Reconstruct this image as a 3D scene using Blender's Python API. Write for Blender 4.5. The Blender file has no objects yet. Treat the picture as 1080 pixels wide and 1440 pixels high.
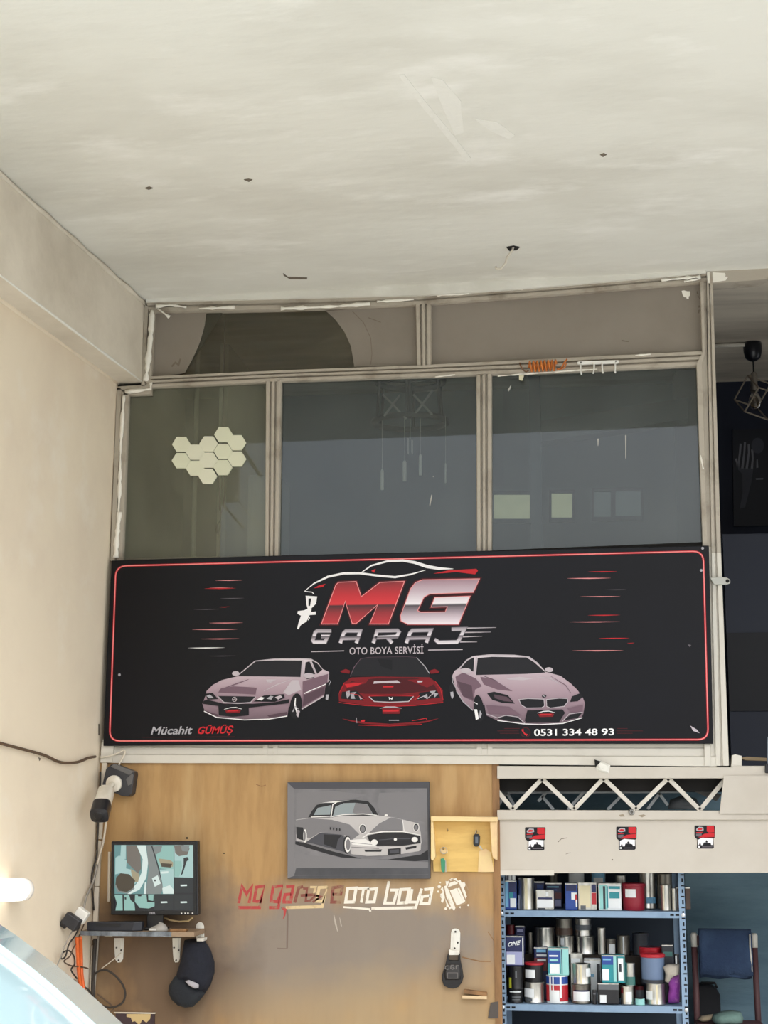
import bpy, bmesh, math, random
from mathutils import Vector, Matrix
random.seed(7)
SC = bpy.context.scene
COL = SC.collection

# ------------------------------------------------------------------ camera
F_PX = 2200.0
EYE = Vector((0.0, -6.8, 1.6))
YAW = math.radians(7.2)
PITCH = math.atan2(1120.0 - 720.0, F_PX)
_h = Vector((-math.sin(YAW), math.cos(YAW), 0))
FWD = _h * math.cos(PITCH) + Vector((0, 0, 1)) * math.sin(PITCH)
RGT = Vector((math.cos(YAW), math.sin(YAW), 0))
UPV = RGT.cross(FWD)
cam_d = bpy.data.cameras.new('camera')
cam_d.sensor_fit = 'VERTICAL'; cam_d.sensor_height = 36.0; cam_d.sensor_width = 27.0
cam_d.lens = F_PX / 1440.0 * 36.0
cam_d.clip_start = 0.05; cam_d.clip_end = 400
cam = bpy.data.objects.new('camera', cam_d)
COL.objects.link(cam)
cam.matrix_world = Matrix(((RGT.x, UPV.x, -FWD.x, EYE.x), (RGT.y, UPV.y, -FWD.y, EYE.y), (RGT.z, UPV.z, -FWD.z, EYE.z), (0, 0, 0, 1)))
SC.camera = cam

# ------------------------------------------------------------------ light
SC.view_settings.view_transform = 'Standard'
SC.view_settings.look = 'None'
SC.view_settings.gamma = 1.0
SC.view_settings.use_curve_mapping = False
SC.view_settings.exposure = 0.48
wd = bpy.data.worlds.new('sky'); SC.world = wd; wd.use_nodes = True
wn = wd.node_tree; wn.nodes.clear()
wo = wn.nodes.new('ShaderNodeOutputWorld'); wb = wn.nodes.new('ShaderNodeBackground')
ws = wn.nodes.new('ShaderNodeTexSky'); ws.sky_type = 'NISHITA'
ws.sun_disc = False; ws.sun_elevation = math.radians(52); ws.sun_rotation = math.radians(150)
ws.air_density = 1.0; ws.dust_density = 4.0; ws.ozone_density = 1.0
wb.inputs['Strength'].default_value = 0.22
whs = wn.nodes.new('ShaderNodeHueSaturation'); whs.inputs['Saturation'].default_value = 0.45
wn.links.new(ws.outputs[0], whs.inputs['Color']); wn.links.new(whs.outputs[0], wb.inputs[0]); wn.links.new(wb.outputs[0], wo.inputs[0])
sun_d = bpy.data.lights.new('sun', 'SUN'); sun_d.energy = 3.4; sun_d.angle = math.radians(1.0); sun_d.color = (1.0, 0.985, 0.955)
sun = bpy.data.objects.new('sun', sun_d); COL.objects.link(sun)
# light travels towards the building from behind and to the right of the photographer
_sd = Vector((-0.42, 0.40, -1.0)).normalized()
sun.rotation_euler = _sd.to_track_quat('-Z', 'Y').to_euler()
sun.location = (6, -12, 12)

# ------------------------------------------------------------------ geometry helpers
def ray(px, py):
    return FWD + RGT * ((px - 540.0) / F_PX) + UPV * ((720.0 - py) / F_PX)
def P(px, py, Y=0.0):
    d = ray(px, py); t = (Y - EYE.y) / d.y
    return EYE + d * t
def X_(px, py, Y=0.0): return P(px, py, Y).x
def Z_(px, py, Y=0.0): return P(px, py, Y).z

def lin(c):
    return tuple((v / 12.92 if v <= 0.04045 else ((v + 0.055) / 1.055) ** 2.4) for v in c)
def rgb(r, g, b): return lin((r / 255.0, g / 255.0, b / 255.0))

MATS = {}
def M(name, col, rough=0.6, metal=0.0, var=None, bump=None, emit=0.0, spec=0.5, coat=0.0, stretch=(1, 1, 1), var2=None):
    """procedural material; var=(colour2, scale, lo, hi[, detail]); bump=(scale, strength)"""
    if name in MATS: return MATS[name]
    m = bpy.data.materials.new(name); m.use_nodes = True
    nt = m.node_tree; bs = nt.nodes['Principled BSDF']
    bs.inputs['Base Color'].default_value = (*col, 1)
    bs.inputs['Roughness'].default_value = rough
    bs.inputs['Metallic'].default_value = metal
    bs.inputs['Specular IOR Level'].default_value = spec
    bs.inputs['Coat Weight'].default_value = coat
    tc = None
    def coords():
        t = nt.nodes.new('ShaderNodeTexCoord'); mp = nt.nodes.new('ShaderNodeMapping')
        mp.inputs['Scale'].default_value = stretch
        nt.links.new(t.outputs['Object'], mp.inputs['Vector'])
        return mp
    src = None
    for v in (var, var2):
        if not v: continue
        if tc is None: tc = coords()
        no = nt.nodes.new('ShaderNodeTexNoise'); no.inputs['Scale'].default_value = v[1]
        no.inputs['Detail'].default_value = v[4] if len(v) > 4 else 5.0
        no.inputs['Roughness'].default_value = 0.6
        nt.links.new(tc.outputs[0], no.inputs['Vector'])
        mr = nt.nodes.new('ShaderNodeMapRange'); mr.inputs['From Min'].default_value = v[2]; mr.inputs['From Max'].default_value = v[3]
        nt.links.new(no.outputs['Fac'], mr.inputs['Value'])
        mx = nt.nodes.new('ShaderNodeMix'); mx.data_type = 'RGBA'
        nt.links.new(mr.outputs[0], mx.inputs['Factor'])
        if src is None: mx.inputs['A'].default_value = (*col, 1)
        else: nt.links.new(src, mx.inputs['A'])
        mx.inputs['B'].default_value = (*v[0], 1)
        src = mx.outputs['Result']
    if src is not None: nt.links.new(src, bs.inputs['Base Color'])
    if bump:
        if tc is None: tc = coords()
        no = nt.nodes.new('ShaderNodeTexNoise'); no.inputs['Scale'].default_value = bump[0]; no.inputs['Detail'].default_value = 6
        nt.links.new(tc.outputs[0], no.inputs['Vector'])
        bp = nt.nodes.new('ShaderNodeBump'); bp.inputs['Strength'].default_value = bump[1]; bp.inputs['Distance'].default_value = 0.01
        nt.links.new(no.outputs['Fac'], bp.inputs['Height']); nt.links.new(bp.outputs[0], bs.inputs['Normal'])
    if emit:
        bs.inputs['Emission Color'].default_value = (*col, 1); bs.inputs['Emission Strength'].default_value = emit
    MATS[name] = m
    return m

def Mgrad(name, stops, rough=0.3, axis='Z'):
    """printed gradient along the height of the mesh"""
    m = bpy.data.materials.new(name); m.use_nodes = True
    nt = m.node_tree; bs = nt.nodes['Principled BSDF']; bs.inputs['Roughness'].default_value = rough
    t = nt.nodes.new('ShaderNodeTexCoord'); sp = nt.nodes.new('ShaderNodeSeparateXYZ'); cr = nt.nodes.new('ShaderNodeValToRGB')
    nt.links.new(t.outputs['Generated'], sp.inputs[0]); nt.links.new(sp.outputs[axis], cr.inputs[0]); nt.links.new(cr.outputs[0], bs.inputs['Base Color'])
    el = cr.color_ramp.elements
    while len(el) > 1: el.remove(el[-1])
    el[0].position = stops[0][0]; el[0].color = (*stops[0][1], 1)
    for p, c in stops[1:]:
        e = el.new(p); e.color = (*c, 1)
    MATS[name] = m
    return m

def Mglass(name, tint=(0.8, 0.83, 0.8), dust=0.06, dustcol=(0.5, 0.5, 0.45), ior=1.5, refl=1.0):
    m = bpy.data.materials.new(name); m.use_nodes = True
    nt = m.node_tree; nt.nodes.clear()
    out = nt.nodes.new('ShaderNodeOutputMaterial')
    tr = nt.nodes.new('ShaderNodeBsdfTransparent'); tr.inputs[0].default_value = (*tint, 1)
    gl = nt.nodes.new('ShaderNodeBsdfGlossy'); gl.inputs['Roughness'].default_value = 0.0
    df = nt.nodes.new('ShaderNodeBsdfDiffuse'); df.inputs[0].default_value = (*dustcol, 1)
    fr = nt.nodes.new('ShaderNodeFresnel'); fr.inputs[0].default_value = ior
    m1 = nt.nodes.new('ShaderNodeMixShader'); m2 = nt.nodes.new('ShaderNodeMixShader')
    nt.links.new(fr.outputs[0], m1.inputs[0]); nt.links.new(tr.outputs[0], m1.inputs[1]); nt.links.new(gl.outputs[0], m1.inputs[2])
    tc = nt.nodes.new('ShaderNodeTexCoord'); mp = nt.nodes.new('ShaderNodeMapping'); mp.inputs['Scale'].default_value = (3, 1, 1.2)
    no = nt.nodes.new('ShaderNodeTexNoise'); no.inputs['Scale'].default_value = 1.6; no.inputs['Detail'].default_value = 7
    nt.links.new(tc.outputs['Object'], mp.inputs[0]); nt.links.new(mp.outputs[0], no.inputs['Vector'])
    mr = nt.nodes.new('ShaderNodeMapRange'); mr.inputs['From Min'].default_value = 0.3; mr.inputs['From Max'].default_value = 0.75
    mr.inputs['To Min'].default_value = dust * 0.6; mr.inputs['To Max'].default_value = dust * 1.5
    nt.links.new(no.outputs['Fac'], mr.inputs[0])
    nt.links.new(mr.outputs[0], m2.inputs[0]); nt.links.new(m1.outputs[0], m2.inputs[1]); nt.links.new(df.outputs[0], m2.inputs[2])
    nt.links.new(m2.outputs[0], out.inputs[0])
    MATS[name] = m
    return m

def area2(pts):
    return 0.5 * sum(pts[i][0] * pts[(i + 1) % len(pts)][1] - pts[(i + 1) % len(pts)][0] * pts[i][1] for i in range(len(pts)))

class MB:
    """collects world-space geometry, linked later as ONE mesh object"""
    def __init__(s): s.v = []; s.f = []; s.m = []; s.layer = 0.0
    def add(s, vs, fs, mi=0):
        o = len(s.v); s.v += [Vector(v) for v in vs]
        s.f += [tuple(i + o for i in f) for f in fs]; s.m += [mi] * len(fs)
        return s
    def xz(s, pts, y0, y1, mi=0, holes=None):
        """prism from world (x, z) outline between two depths"""
        if area2(pts) < 0: pts = pts[::-1]
        n = len(pts)
        vs = [(x, y0, z) for x, z in pts] + [(x, y1, z) for x, z in pts]
        fs = [tuple(range(n)), tuple(range(2 * n - 1, n - 1, -1))]
        fs += [(i + n, (i + 1) % n + n, (i + 1) % n, i) for i in range(n)]
        return s.add(vs, fs, mi)
    def px(s, pts, Y, depth, mi=0):
        """prism: outline seen at pixels on plane Y, extruded straight back by depth"""
        w = [P(a, b, Y) for a, b in pts]
        return s.xz([(p.x, p.z) for p in w], Y, Y + depth, mi)
    def flat(s, pts, Y, mi=0, step=0.00012):
        """thin print on plane Y; every further layer a hair in front"""
        s.layer += step
        y = Y - s.layer
        w = [P(a, b, Y) for a, b in pts]
        q = [(p.x, p.z) for p in w]
        if area2(q) < 0: q = q[::-1]
        return s.add([(x, y, z) for x, z in q], [tuple(range(len(q)))], mi)
    def stroke(s, pts, Y, w, mi=0, closed=False, depth=None):
        """line of width w (pixels, or one width per point)"""
        ws_ = w if isinstance(w, (list, tuple)) else [w] * len(pts)
        n = len(pts); L = []; R = []
        for i, (x, y) in enumerate(pts):
            if closed: a = pts[i - 1]; b = pts[(i + 1) % n]
            else: a = pts[max(i - 1, 0)]; b = pts[min(i + 1, n - 1)]
            d1 = Vector((x - a[0], y - a[1])); d2 = Vector((b[0] - x, b[1] - y))
            if d1.length < 1e-6: d1 = d2
            if d2.length < 1e-6: d2 = d1
            d1.normalize(); d2.normalize()
            t = d1 + d2
            t = t.normalized() if t.length > 1e-4 else d1
            nn = Vector((-t.y, t.x)); k = max(0.45, nn.dot(Vector((-d1.y, d1.x))))
            h = ws_[i] / 2 / k
            L.append((x + nn.x * h, y + nn.y * h)); R.append((x - nn.x * h, y - nn.y * h))
        s.layer += 0.00012; yy = Y - s.layer
        vs = []
        for a, b in zip(L, R):
            p = P(a[0], a[1], Y); q = P(b[0], b[1], Y); vs += [(p.x, yy, p.z), (q.x, yy, q.z)]
        fs = []
        for i in range(n if closed else n - 1):
            j = (i + 1) % n
            fs.append((2 * i, 2 * i + 1, 2 * j + 1, 2 * j))
        if depth:
            m = len(vs); vs += [(v[0], v[1] + depth, v[2]) for v in vs]
            ex = []
            for i in range(n if closed else n - 1):
                j = (i + 1) % n
                ex += [(2 * i + m, 2 * j + m, 2 * j + 1 + m, 2 * i + 1 + m), (2 * i, 2 * j, 2 * j + m, 2 * i + m), (2 * i + 1, 2 * i + 1 + m, 2 * j + 1 + m, 2 * j + 1)]
            if not closed: ex += [(0, m, m + 1, 1), (m - 2, m - 1, 2 * m - 1, 2 * m - 2)]
            fs += ex
        return s.add(vs, fs, mi)
    def box(s, x0, x1, y0, y1, z0, z1, mi=0):
        vs = [(x, y, z) for z in (z0, z1) for y in (y0, y1) for x in (x0, x1)]
        return s.add(vs, [(0, 2, 3, 1), (4, 5, 7, 6), (0, 1, 5, 4), (2, 6, 7, 3), (0, 4, 6, 2), (1, 3, 7, 5)], mi)
    def tube(s, pts, r, seg=8, mi=0, closed=False):
        pts = [Vector(p) for p in pts]; n = len(pts)
        rs = r if isinstance(r, (list, tuple)) else [r] * n
        ref = None; vs = []
        for i, p in enumerate(pts):
            a = pts[i - 1] if (i > 0 or closed) else p
            b = pts[(i + 1) % n] if (i < n - 1 or closed) else p
            t = (b - a).normalized()
            if ref is None:
                ref = t.cross(Vector((0, 0, 1)))
                if ref.length < 0.1: ref = t.cross(Vector((1, 0, 0)))
            ref = (ref - t * ref.dot(t)).normalized(); bi = t.cross(ref)
            for k in range(seg):
                an = 2 * math.pi * k / seg
                vs.append(p + (ref * math.cos(an) + bi * math.sin(an)) * rs[i])
        fs = []
        for i in range(n if closed else n - 1):
            j = (i + 1) % n
            for k in range(seg):
                l = (k + 1) % seg
                fs.append((i * seg + k, i * seg + l, j * seg + l, j * seg + k))
        if not closed: fs += [tuple(range(seg - 1, -1, -1)), tuple(range((n - 1) * seg, n * seg))]
        return s.add(vs, fs, mi)
    def lathe(s, c, prof, seg=24, mi=0, axis=(0, 0, 1)):
        """prof: (radius, height) along axis from c"""
        ax = Vector(axis).normalized(); u = ax.orthogonal().normalized(); w = ax.cross(u); c = Vector(c)
        vs = []; fs = []; n = len(prof)
        for r, h in prof:
            for k in range(seg):
                an = 2 * math.pi * k / seg
                vs.append(c + ax * h + (u * math.cos(an) + w * math.sin(an)) * max(r, 1e-5))
        for i in range(n - 1):
            for k in range(seg):
                l = (k + 1) % seg
                fs.append((i * seg + k, i * seg + l, (i + 1) * seg + l, (i + 1) * seg + k))
        fs += [tuple(range(seg - 1, -1, -1)), tuple(range((n - 1) * seg, n * seg))]
        return s.add(vs, fs, mi)
    def rail(s, A, B, prof, mi=0):
        """moulded bar between two pixel edges A and B on the facade; prof=(u, depth)"""
        k = len(prof); vs = []; n = len(A)
        for a, b in zip(A, B):
            pa = P(*a); pb = P(*b)
            for u, y in prof:
                q = pa.lerp(pb, u); vs.append((q.x, y, q.z))
        fs = []
        for i in range(n - 1):
            for j in range(k - 1):
                fs.append((i * k + j, i * k + j + 1, (i + 1) * k + j + 1, (i + 1) * k + j))
            fs.append((i * k + k - 1, i * k, (i + 1) * k, (i + 1) * k + k - 1))
        fs += [tuple(range(k - 1, -1, -1)), tuple(range((n - 1) * k, n * k))]
        return s.add(vs, fs, mi)
    def puff(s, pts, Y, depth, back=0.0, rings=6, mi=0, expo=0.5, shift=(0, 0), rough=0.0):
        """cushioned body over a pixel outline: rim on plane Y, middle nearer by depth"""
        w = [P(a, b, Y) for a, b in pts]; q = [(p.x, p.z) for p in w]
        if area2(q) < 0: q = q[::-1]
        n = len(q); cx = sum(a for a, b in q) / n + shift[0]; cz = sum(b for a, b in q) / n + shift[1]
        vs = [(x, Y + back, z) for x, z in q] if back else []
        for r in range(rings):
            t = r / rings
            for x, z in q:
                d = depth * (1 - (1 - t) ** 2) ** expo
                jt = random.uniform(-rough, rough) if r else 0
                vs.append((x + (cx - x) * t, Y - d + jt, z + (cz - z) * t))
        vs.append((cx, Y - depth, cz))
        fs = []; R = rings + (1 if back else 0)
        for r in range(R - 1):
            for i in range(n):
                j = (i + 1) % n
                fs.append((r * n + i, r * n + j, (r + 1) * n + j, (r + 1) * n + i))
        for i in range(n): fs.append(((R - 1) * n + i, (R - 1) * n + (i + 1) % n, R * n))
        fs.append(tuple(range(n - 1, -1, -1)))
        return s.add(vs, fs, mi)

BASE = {}
def obj(name, mb, mats, parent=None, smooth=False, bevel=0.0, label=None, cat=None, group=None, kind=None, sub=0, auto=None):
    if not isinstance(mats, (list, tuple)): mats = [mats]
    me = bpy.data.meshes.new(name)
    if parent is None:
        xs = [v.x for v in mb.v]; ys = [v.y for v in mb.v]; zs = [v.z for v in mb.v]
        base = Vector(((min(xs) + max(xs)) / 2, (min(ys) + max(ys)) / 2, min(zs)))
    else: base = BASE[parent.name]
    me.from_pydata([v - base for v in mb.v], [], mb.f); 
    for m in mats: me.materials.append(m)
    for p, mi in zip(me.polygons, mb.m): p.material_index = mi
    if smooth:
        for p in me.polygons: p.use_smooth = True
    me.update()
    o = bpy.data.objects.new(name, me); COL.objects.link(o)
    if parent is None: o.location = base
    else: o.parent = parent
    BASE[o.name] = base
    if bevel:
        b = o.modifiers.new('bevel', 'BEVEL'); b.width = bevel; b.segments = 2; b.limit_method = 'ANGLE'; b.angle_limit = math.radians(40)
    if sub:
        b = o.modifiers.new('smooth', 'SUBSURF'); b.levels = sub; b.render_levels = sub
    if auto is not None:
        for p in me.polygons: p.use_smooth = True
        me.set_sharp_from_angle(angle=math.radians(auto))
    tag(o, label, cat, group, kind)
    return o
def tag(o, label=None, cat=None, group=None, kind=None):
    if label: o['label'] = label
    if cat: o['category'] = cat
    if group: o['group'] = group
    if kind: o['kind'] = kind
    return o
def thing(name, label, cat, loc, group=None, kind=None):
    o = bpy.data.objects.new(name, None); COL.objects.link(o); o.location = loc; o.empty_display_size = 0.1
    BASE[o.name] = Vector(loc)
    return tag(o, label, cat, group, kind)

def text_tris(txt, bold=0.0, space=1.0):
    cu = bpy.data.curves.new('t', 'FONT'); cu.body = txt; cu.fill_mode = 'FRONT'; cu.offset = bold; cu.space_character = space
    cu.resolution_u = 3
    ob = bpy.data.objects.new('t', cu); COL.objects.link(ob)
    dg = bpy.context.evaluated_depsgraph_get(); ev = ob.evaluated_get(dg); me = ev.to_mesh()
    vs = [(v.co.x, v.co.y) for v in me.vertices]; fs = [tuple(p.vertices) for p in me.polygons]
    ev.to_mesh_clear(); bpy.data.objects.remove(ob); bpy.data.curves.remove(cu)
    return vs, fs
def text_px(mb, txt, x0, x1, yb0, yb1, h, Y, mi=0, shear=0.0, bold=0.0, capref='H', space=1.0):
    """lettering whose cap height is h pixels, from (x0, yb0) to (x1, yb1) on the baseline"""
    vs, fs = text_tris(txt, bold, space); hv, _ = text_tris(capref, bold)
    cap = max(v[1] for v in hv) ; mnx = min(v[0] for v in vs); mxx = max(v[0] for v in vs)
    mb.layer += 0.00012; out = []
    for x, y in vs:
        u = (x - mnx) / (mxx - mnx); t = y / cap
        px = x0 + (x1 - x0) * u + shear * t * h; py = yb0 + (yb1 - yb0) * u - t * h
        p = P(px, py, Y); out.append((p.x, Y - mb.layer, p.z))
    fs2 = []
    for f in fs:
        a, b, c = (Vector(out[i]) for i in f[:3])
        if (b - a).cross(c - a).y > 0: f = f[::-1]
        fs2.append(f)
    mb.add(out, fs2, mi)
def ell(cx, cy, rx, ry, n=16, rot=0.0):
    return [(cx + rx * math.cos(2 * math.pi * i / n) * math.cos(rot) - ry * math.sin(2 * math.pi * i / n) * math.sin(rot),
             cy + rx * math.cos(2 * math.pi * i / n) * math.sin(rot) + ry * math.sin(2 * math.pi * i / n) * math.cos(rot)) for i in range(n)]
def zm(ox, oy, sc):
    """coordinates read off an enlarged crop -> photograph pixels"""
    return lambda *pts: [(ox + a / sc, oy + b / sc) for a, b in pts]
# ================================================================== MATERIALS OF THE SHELL
m_ceil = M('ceiling_plaster', rgb(225, 223, 213), 0.9, var=(rgb(210, 207, 196), 1.1, 0.44, 0.66, 10), bump=(7, 0.45), stretch=(0.7, 1.7, 1), var2=(rgb(236, 234, 226), 2.6, 0.54, 0.7, 10))
m_lwall = M('cream_wall', rgb(236, 222, 198), 0.85, var=(rgb(222, 206, 184), 1.3, 0.45, 0.75, 8), bump=(9, 0.25), var2=(rgb(240, 231, 214), 3.1, 0.55, 0.8))
m_beam = M('beam_plaster', rgb(224, 215, 198), 0.88, var=(rgb(200, 190, 172), 2.0, 0.42, 0.7, 8), bump=(12, 0.35))
m_taupe = M('taupe_paint', rgb(170, 160, 146), 0.6, var=(rgb(150, 139, 124), 3, 0.4, 0.75), bump=(30, 0.08))
m_panel = M('taupe_panel', rgb(140, 131, 120), 0.55, var=(rgb(128, 119, 107), 2, 0.4, 0.75), spec=0.35)
m_frame = M('dirty_frame', rgb(176, 167, 152), 0.5, var=(rgb(132, 120, 104), 7, 0.52, 0.75, 8), stretch=(1, 1, 1))
m_clean = M('beige_frame', rgb(210, 205, 193), 0.5, var=(rgb(194, 188, 175), 5, 0.5, 0.8))
m_beige = M('beige_panel', rgb(198, 191, 179), 0.6, var=(rgb(188, 180, 167), 2.5, 0.45, 0.75))
m_seal = M('white_filler', rgb(240, 236, 224), 0.8, bump=(40, 0.4))
m_dark = M('black_gap', rgb(22, 20, 18), 0.9)
m_crack = M('crack', rgb(112, 102, 88), 0.95)
m_inceil = M('inner_ceiling', rgb(206, 196, 178), 0.9, var=(rgb(140, 130, 116), 1.2, 0.4, 0.7), stretch=(0.4, 2.2, 1))
m_navy = M('navy_wall', rgb(30, 38, 58), 0.75, var=(rgb(20, 26, 42), 0.8, 0.4, 0.7))
m_blugrey = M('bluegrey_wall', rgb(112, 122, 124), 0.8, var=(rgb(88, 98, 104), 0.7, 0.4, 0.7))
m_olive = M('olive_wall', rgb(158, 156, 138), 0.85, var=(rgb(128, 128, 116), 1.0, 0.4, 0.7))
m_teal = M('teal_wall', rgb(112, 140, 154), 0.8, var=(rgb(86, 114, 130), 2.6, 0.42, 0.66, 9), bump=(16, 0.8), stretch=(0.5, 1, 2.2))
m_ground = M('concrete', rgb(190, 192, 191), 0.9, var=(rgb(170, 171, 169), 0.7, 0.4, 0.7), bump=(8, 0.3))
m_glass = Mglass('dusty_glass', tint=(0.84, 0.86, 0.82), dust=0.22, dustcol=rgb(166, 166, 144))
m_glass2 = Mglass('grey_glass', tint=(0.84, 0.88, 0.88), dust=0.065, dustcol=rgb(160, 168, 166))
m_white = M('white_plastic', rgb(232, 230, 222), 0.45)
m_metal_w = M('white_metal', rgb(226, 224, 214), 0.4, var=(rgb(190, 184, 170), 9, 0.55, 0.8))
m_black = M('black_plastic', rgb(24, 24, 27), 0.4)

# ================================================================== SHELL
XW, TANW = -2.10, 0.068            # left wall at the facade, and how it splays towards the photographer
XB = -1.977                        # face of the concrete beam above it
YF = -2.95                         # front edge of the roof slab
WTZ = 0.0155
def wx(z): return WTZ * (z - 2.0) - .017      # the wall leans very slightly
def cz(x): return 3.8866 + 0.0109 * x
ZBEAM = 3.475
def PC(px, py):                    # pixel -> ceiling
    d = ray(px, py); t = (3.8866 + 0.0109 * EYE.x - EYE.z) / (d.z - 0.0109 * d.x)
    return EYE + d * t
def PL(px, py, off=0.0):           # pixel -> left wall (off: out from the wall)
    d = ray(px, py)                # x = XW + off + TANW*y + lean
    t = (XW + off + TANW * EYE.y - EYE.x + wx(EYE.z)) / (d.x - TANW * d.y - WTZ * d.z)
    return EYE + d * t

# ceiling
b = MB()
x0, x1 = -3.0, 5.0
vs = []
for z in (0, 0.25):
    for y in (YF, 0.05):
        for x in (x0, x1): vs.append((x, y, cz(x) + z))
b.add(vs, [(0, 2, 3, 1), (4, 5, 7, 6), (0, 1, 5, 4), (2, 6, 7, 3), (0, 4, 6, 2), (1, 3, 7, 5)])
ceil = obj('ceiling', b, m_ceil, label='pale plastered ceiling with trowel marks over the whole front', cat='ceiling', kind='structure')
b = MB(); b.px([(205, 420), (590, 398), (993, 379), (993, 383.5), (800, 400.5), (700, 408.5), (606, 414.5), (400, 419.5), (205, 424)], -0.045, 0.06); obj('plaster_fillet', b, m_ceil, ceil)
# small marks on the ceiling
def ceil_patch(name, pts, mat, t=0.003):
    b = MB(); q = [PC(*p) for p in pts]
    a = [(v.x, v.y) for v in q]
    if area2(a) > 0: q = q[::-1]
    n = len(q)
    b.add([v - Vector((0, 0, t)) for v in q] + [v + Vector((0, 0, 0.002)) for v in q], [tuple(range(n))] + [(i, i + n, (i + 1) % n + n, (i + 1) % n) for i in range(n)])
    return obj(name, b, mat, ceil)
ceil_patch('hole', [(712, 347), (722, 345), (731, 347), (727, 351), (716, 352)], m_dark)
ceil_patch('crack', [(398, 384), (405, 389), (432, 390), (432, 392), (408, 392), (399, 387)], m_crack)
ceil_patch('chip', [(343, 252), (349, 251), (355, 252), (350, 255)], m_crack)
ceil_patch('chip', [(844, 217), (849, 215), (853, 217), (848, 220)], m_crack)
ceil_patch('chip', [(204, 264), (210, 262), (215, 264), (209, 266)], m_crack)
# pale trowel ridges left in the plaster
m_ridge = M('plaster_ridge', rgb(231, 229, 220), 0.9, bump=(30, 0.3))
for pts in ([(560, 105), (568, 104), (600, 145), (634, 186), (662, 222), (656, 228), (626, 190), (592, 148)], [(606, 108), (622, 112), (648, 142), (652, 186), (640, 190), (622, 150)], [(668, 168), (700, 172), (724, 190), (716, 196), (690, 184)]):
    ceil_patch('trowel_ridge', pts, m_ridge, 0.001)
b = MB()
pts = [PC(722, 347), P(720, 353, PC(722, 347).y), P(713, 362, PC(722, 347).y), P(711, 370, PC(722, 347).y - .01), P(705, 378, PC(722, 347).y - .01), P(698, 378, PC(722, 347).y), P(697, 375, PC(722, 347).y)]
b.tube(pts, 0.005, 6)
obj('cut_wire', b, M('wire_white', rgb(214, 206, 190), .6), ceil, smooth=True)

# left wall
def slanted(xa, xb, z0, z1, y0, y1, zslope=False, lean=False):
    b = MB(); vs = []
    for z in (0, 1):
        for y in (y0, y1):
            for x in (xa, xb):
                xx = x + TANW * y + (wx(z0 if z == 0 else 3.88) if lean else 0)
                vs.append((xx, y, z0 if z == 0 else (cz(xx) + .01 if zslope else z1)))
    b.add(vs, [(0, 2, 3, 1), (4, 5, 7, 6), (0, 1, 5, 4), (2, 6, 7, 3), (0, 4, 6, 2), (1, 3, 7, 5)])
    return b
lw = obj('wall_left', slanted(XW - 0.25, XW, 0, 4, YF, 0.05, True, True), m_lwall, label='cream plastered side wall left of the front', cat='wall', kind='structure')
bm_ = obj('trim_1', slanted(XW - 0.10, XB, ZBEAM, 4, YF, 0.02, True), m_beam, label='plastered concrete beam running along the top of the cream wall', cat='beam', kind='structure')
# uneven plaster lips along the edges of the beam
def lip(name, path, r, parent, mat):
    b = MB(); n = len(path) - 1; pts = []; rs = []
    for i in range(n):
        for k in range(8):
            pts.append(path[i].lerp(path[i + 1], k / 8)); rs.append(r * random.uniform(0.5, 1.3))
    pts.append(path[-1]); rs.append(r)
    b.tube(pts, rs, 6)
    return obj(name, b, mat, parent, smooth=True)
def beam_pt(y, z, out=0.0, x=XB): return Vector((x + TANW * y + out, y, z))
lip('plaster_lip', [beam_pt(-0.01, cz(-2) - .012), beam_pt(-1, cz(-2) - .012), beam_pt(-2.2, cz(-2.1) - .012), beam_pt(-3.9, cz(-2.2) - .012)], 0.016, bm_, m_beam)
lip('plaster_lip', [beam_pt(-0.01, ZBEAM + .002), beam_pt(-1.2, ZBEAM + .002), beam_pt(-3.9, ZBEAM + .002)], 0.006, bm_, m_ridge)
lip('plaster_lip', [beam_pt(-0.01, ZBEAM, .004, XW), beam_pt(-1.2, ZBEAM, .004, XW), beam_pt(-3.9, ZBEAM, .004, XW)], 0.012, bm_, m_lwall)
# chips and hairline cracks in the cream wall
def wall_patch(name, pts, mat, t=0.002, parent=lw):
    b = MB(); q = [PL(*p) for p in pts]
    if area2([(-v.y, v.z) for v in q]) > 0: q = q[::-1]
    b.add([v + Vector((t, 0, 0)) for v in q] + [v - Vector((.002, 0, 0)) for v in q], [tuple(range(len(q)))[::-1], tuple(range(len(q), 2 * len(q)))] + [(i, (i + 1) % len(q), (i + 1) % len(q) + len(q), i + len(q)) for i in range(len(q))])
    return obj(name, b, mat, parent)
wall_patch('crack', [(138, 1018), (140, 1018), (140, 1034), (138, 1034)], m_crack)
wall_patch('chip', [(54, 1065), (57, 1067), (55, 1070)], m_crack)
wall_patch('chip', [(26, 278), (32, 280), (28, 283)], m_crack)

# ground
b = MB(); b.box(-14, 14, -16, 2.4, -0.2, 0)
obj('floor', b, m_ground, label='pale concrete ground in front of and inside the workshop', cat='ground', kind='structure')

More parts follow.
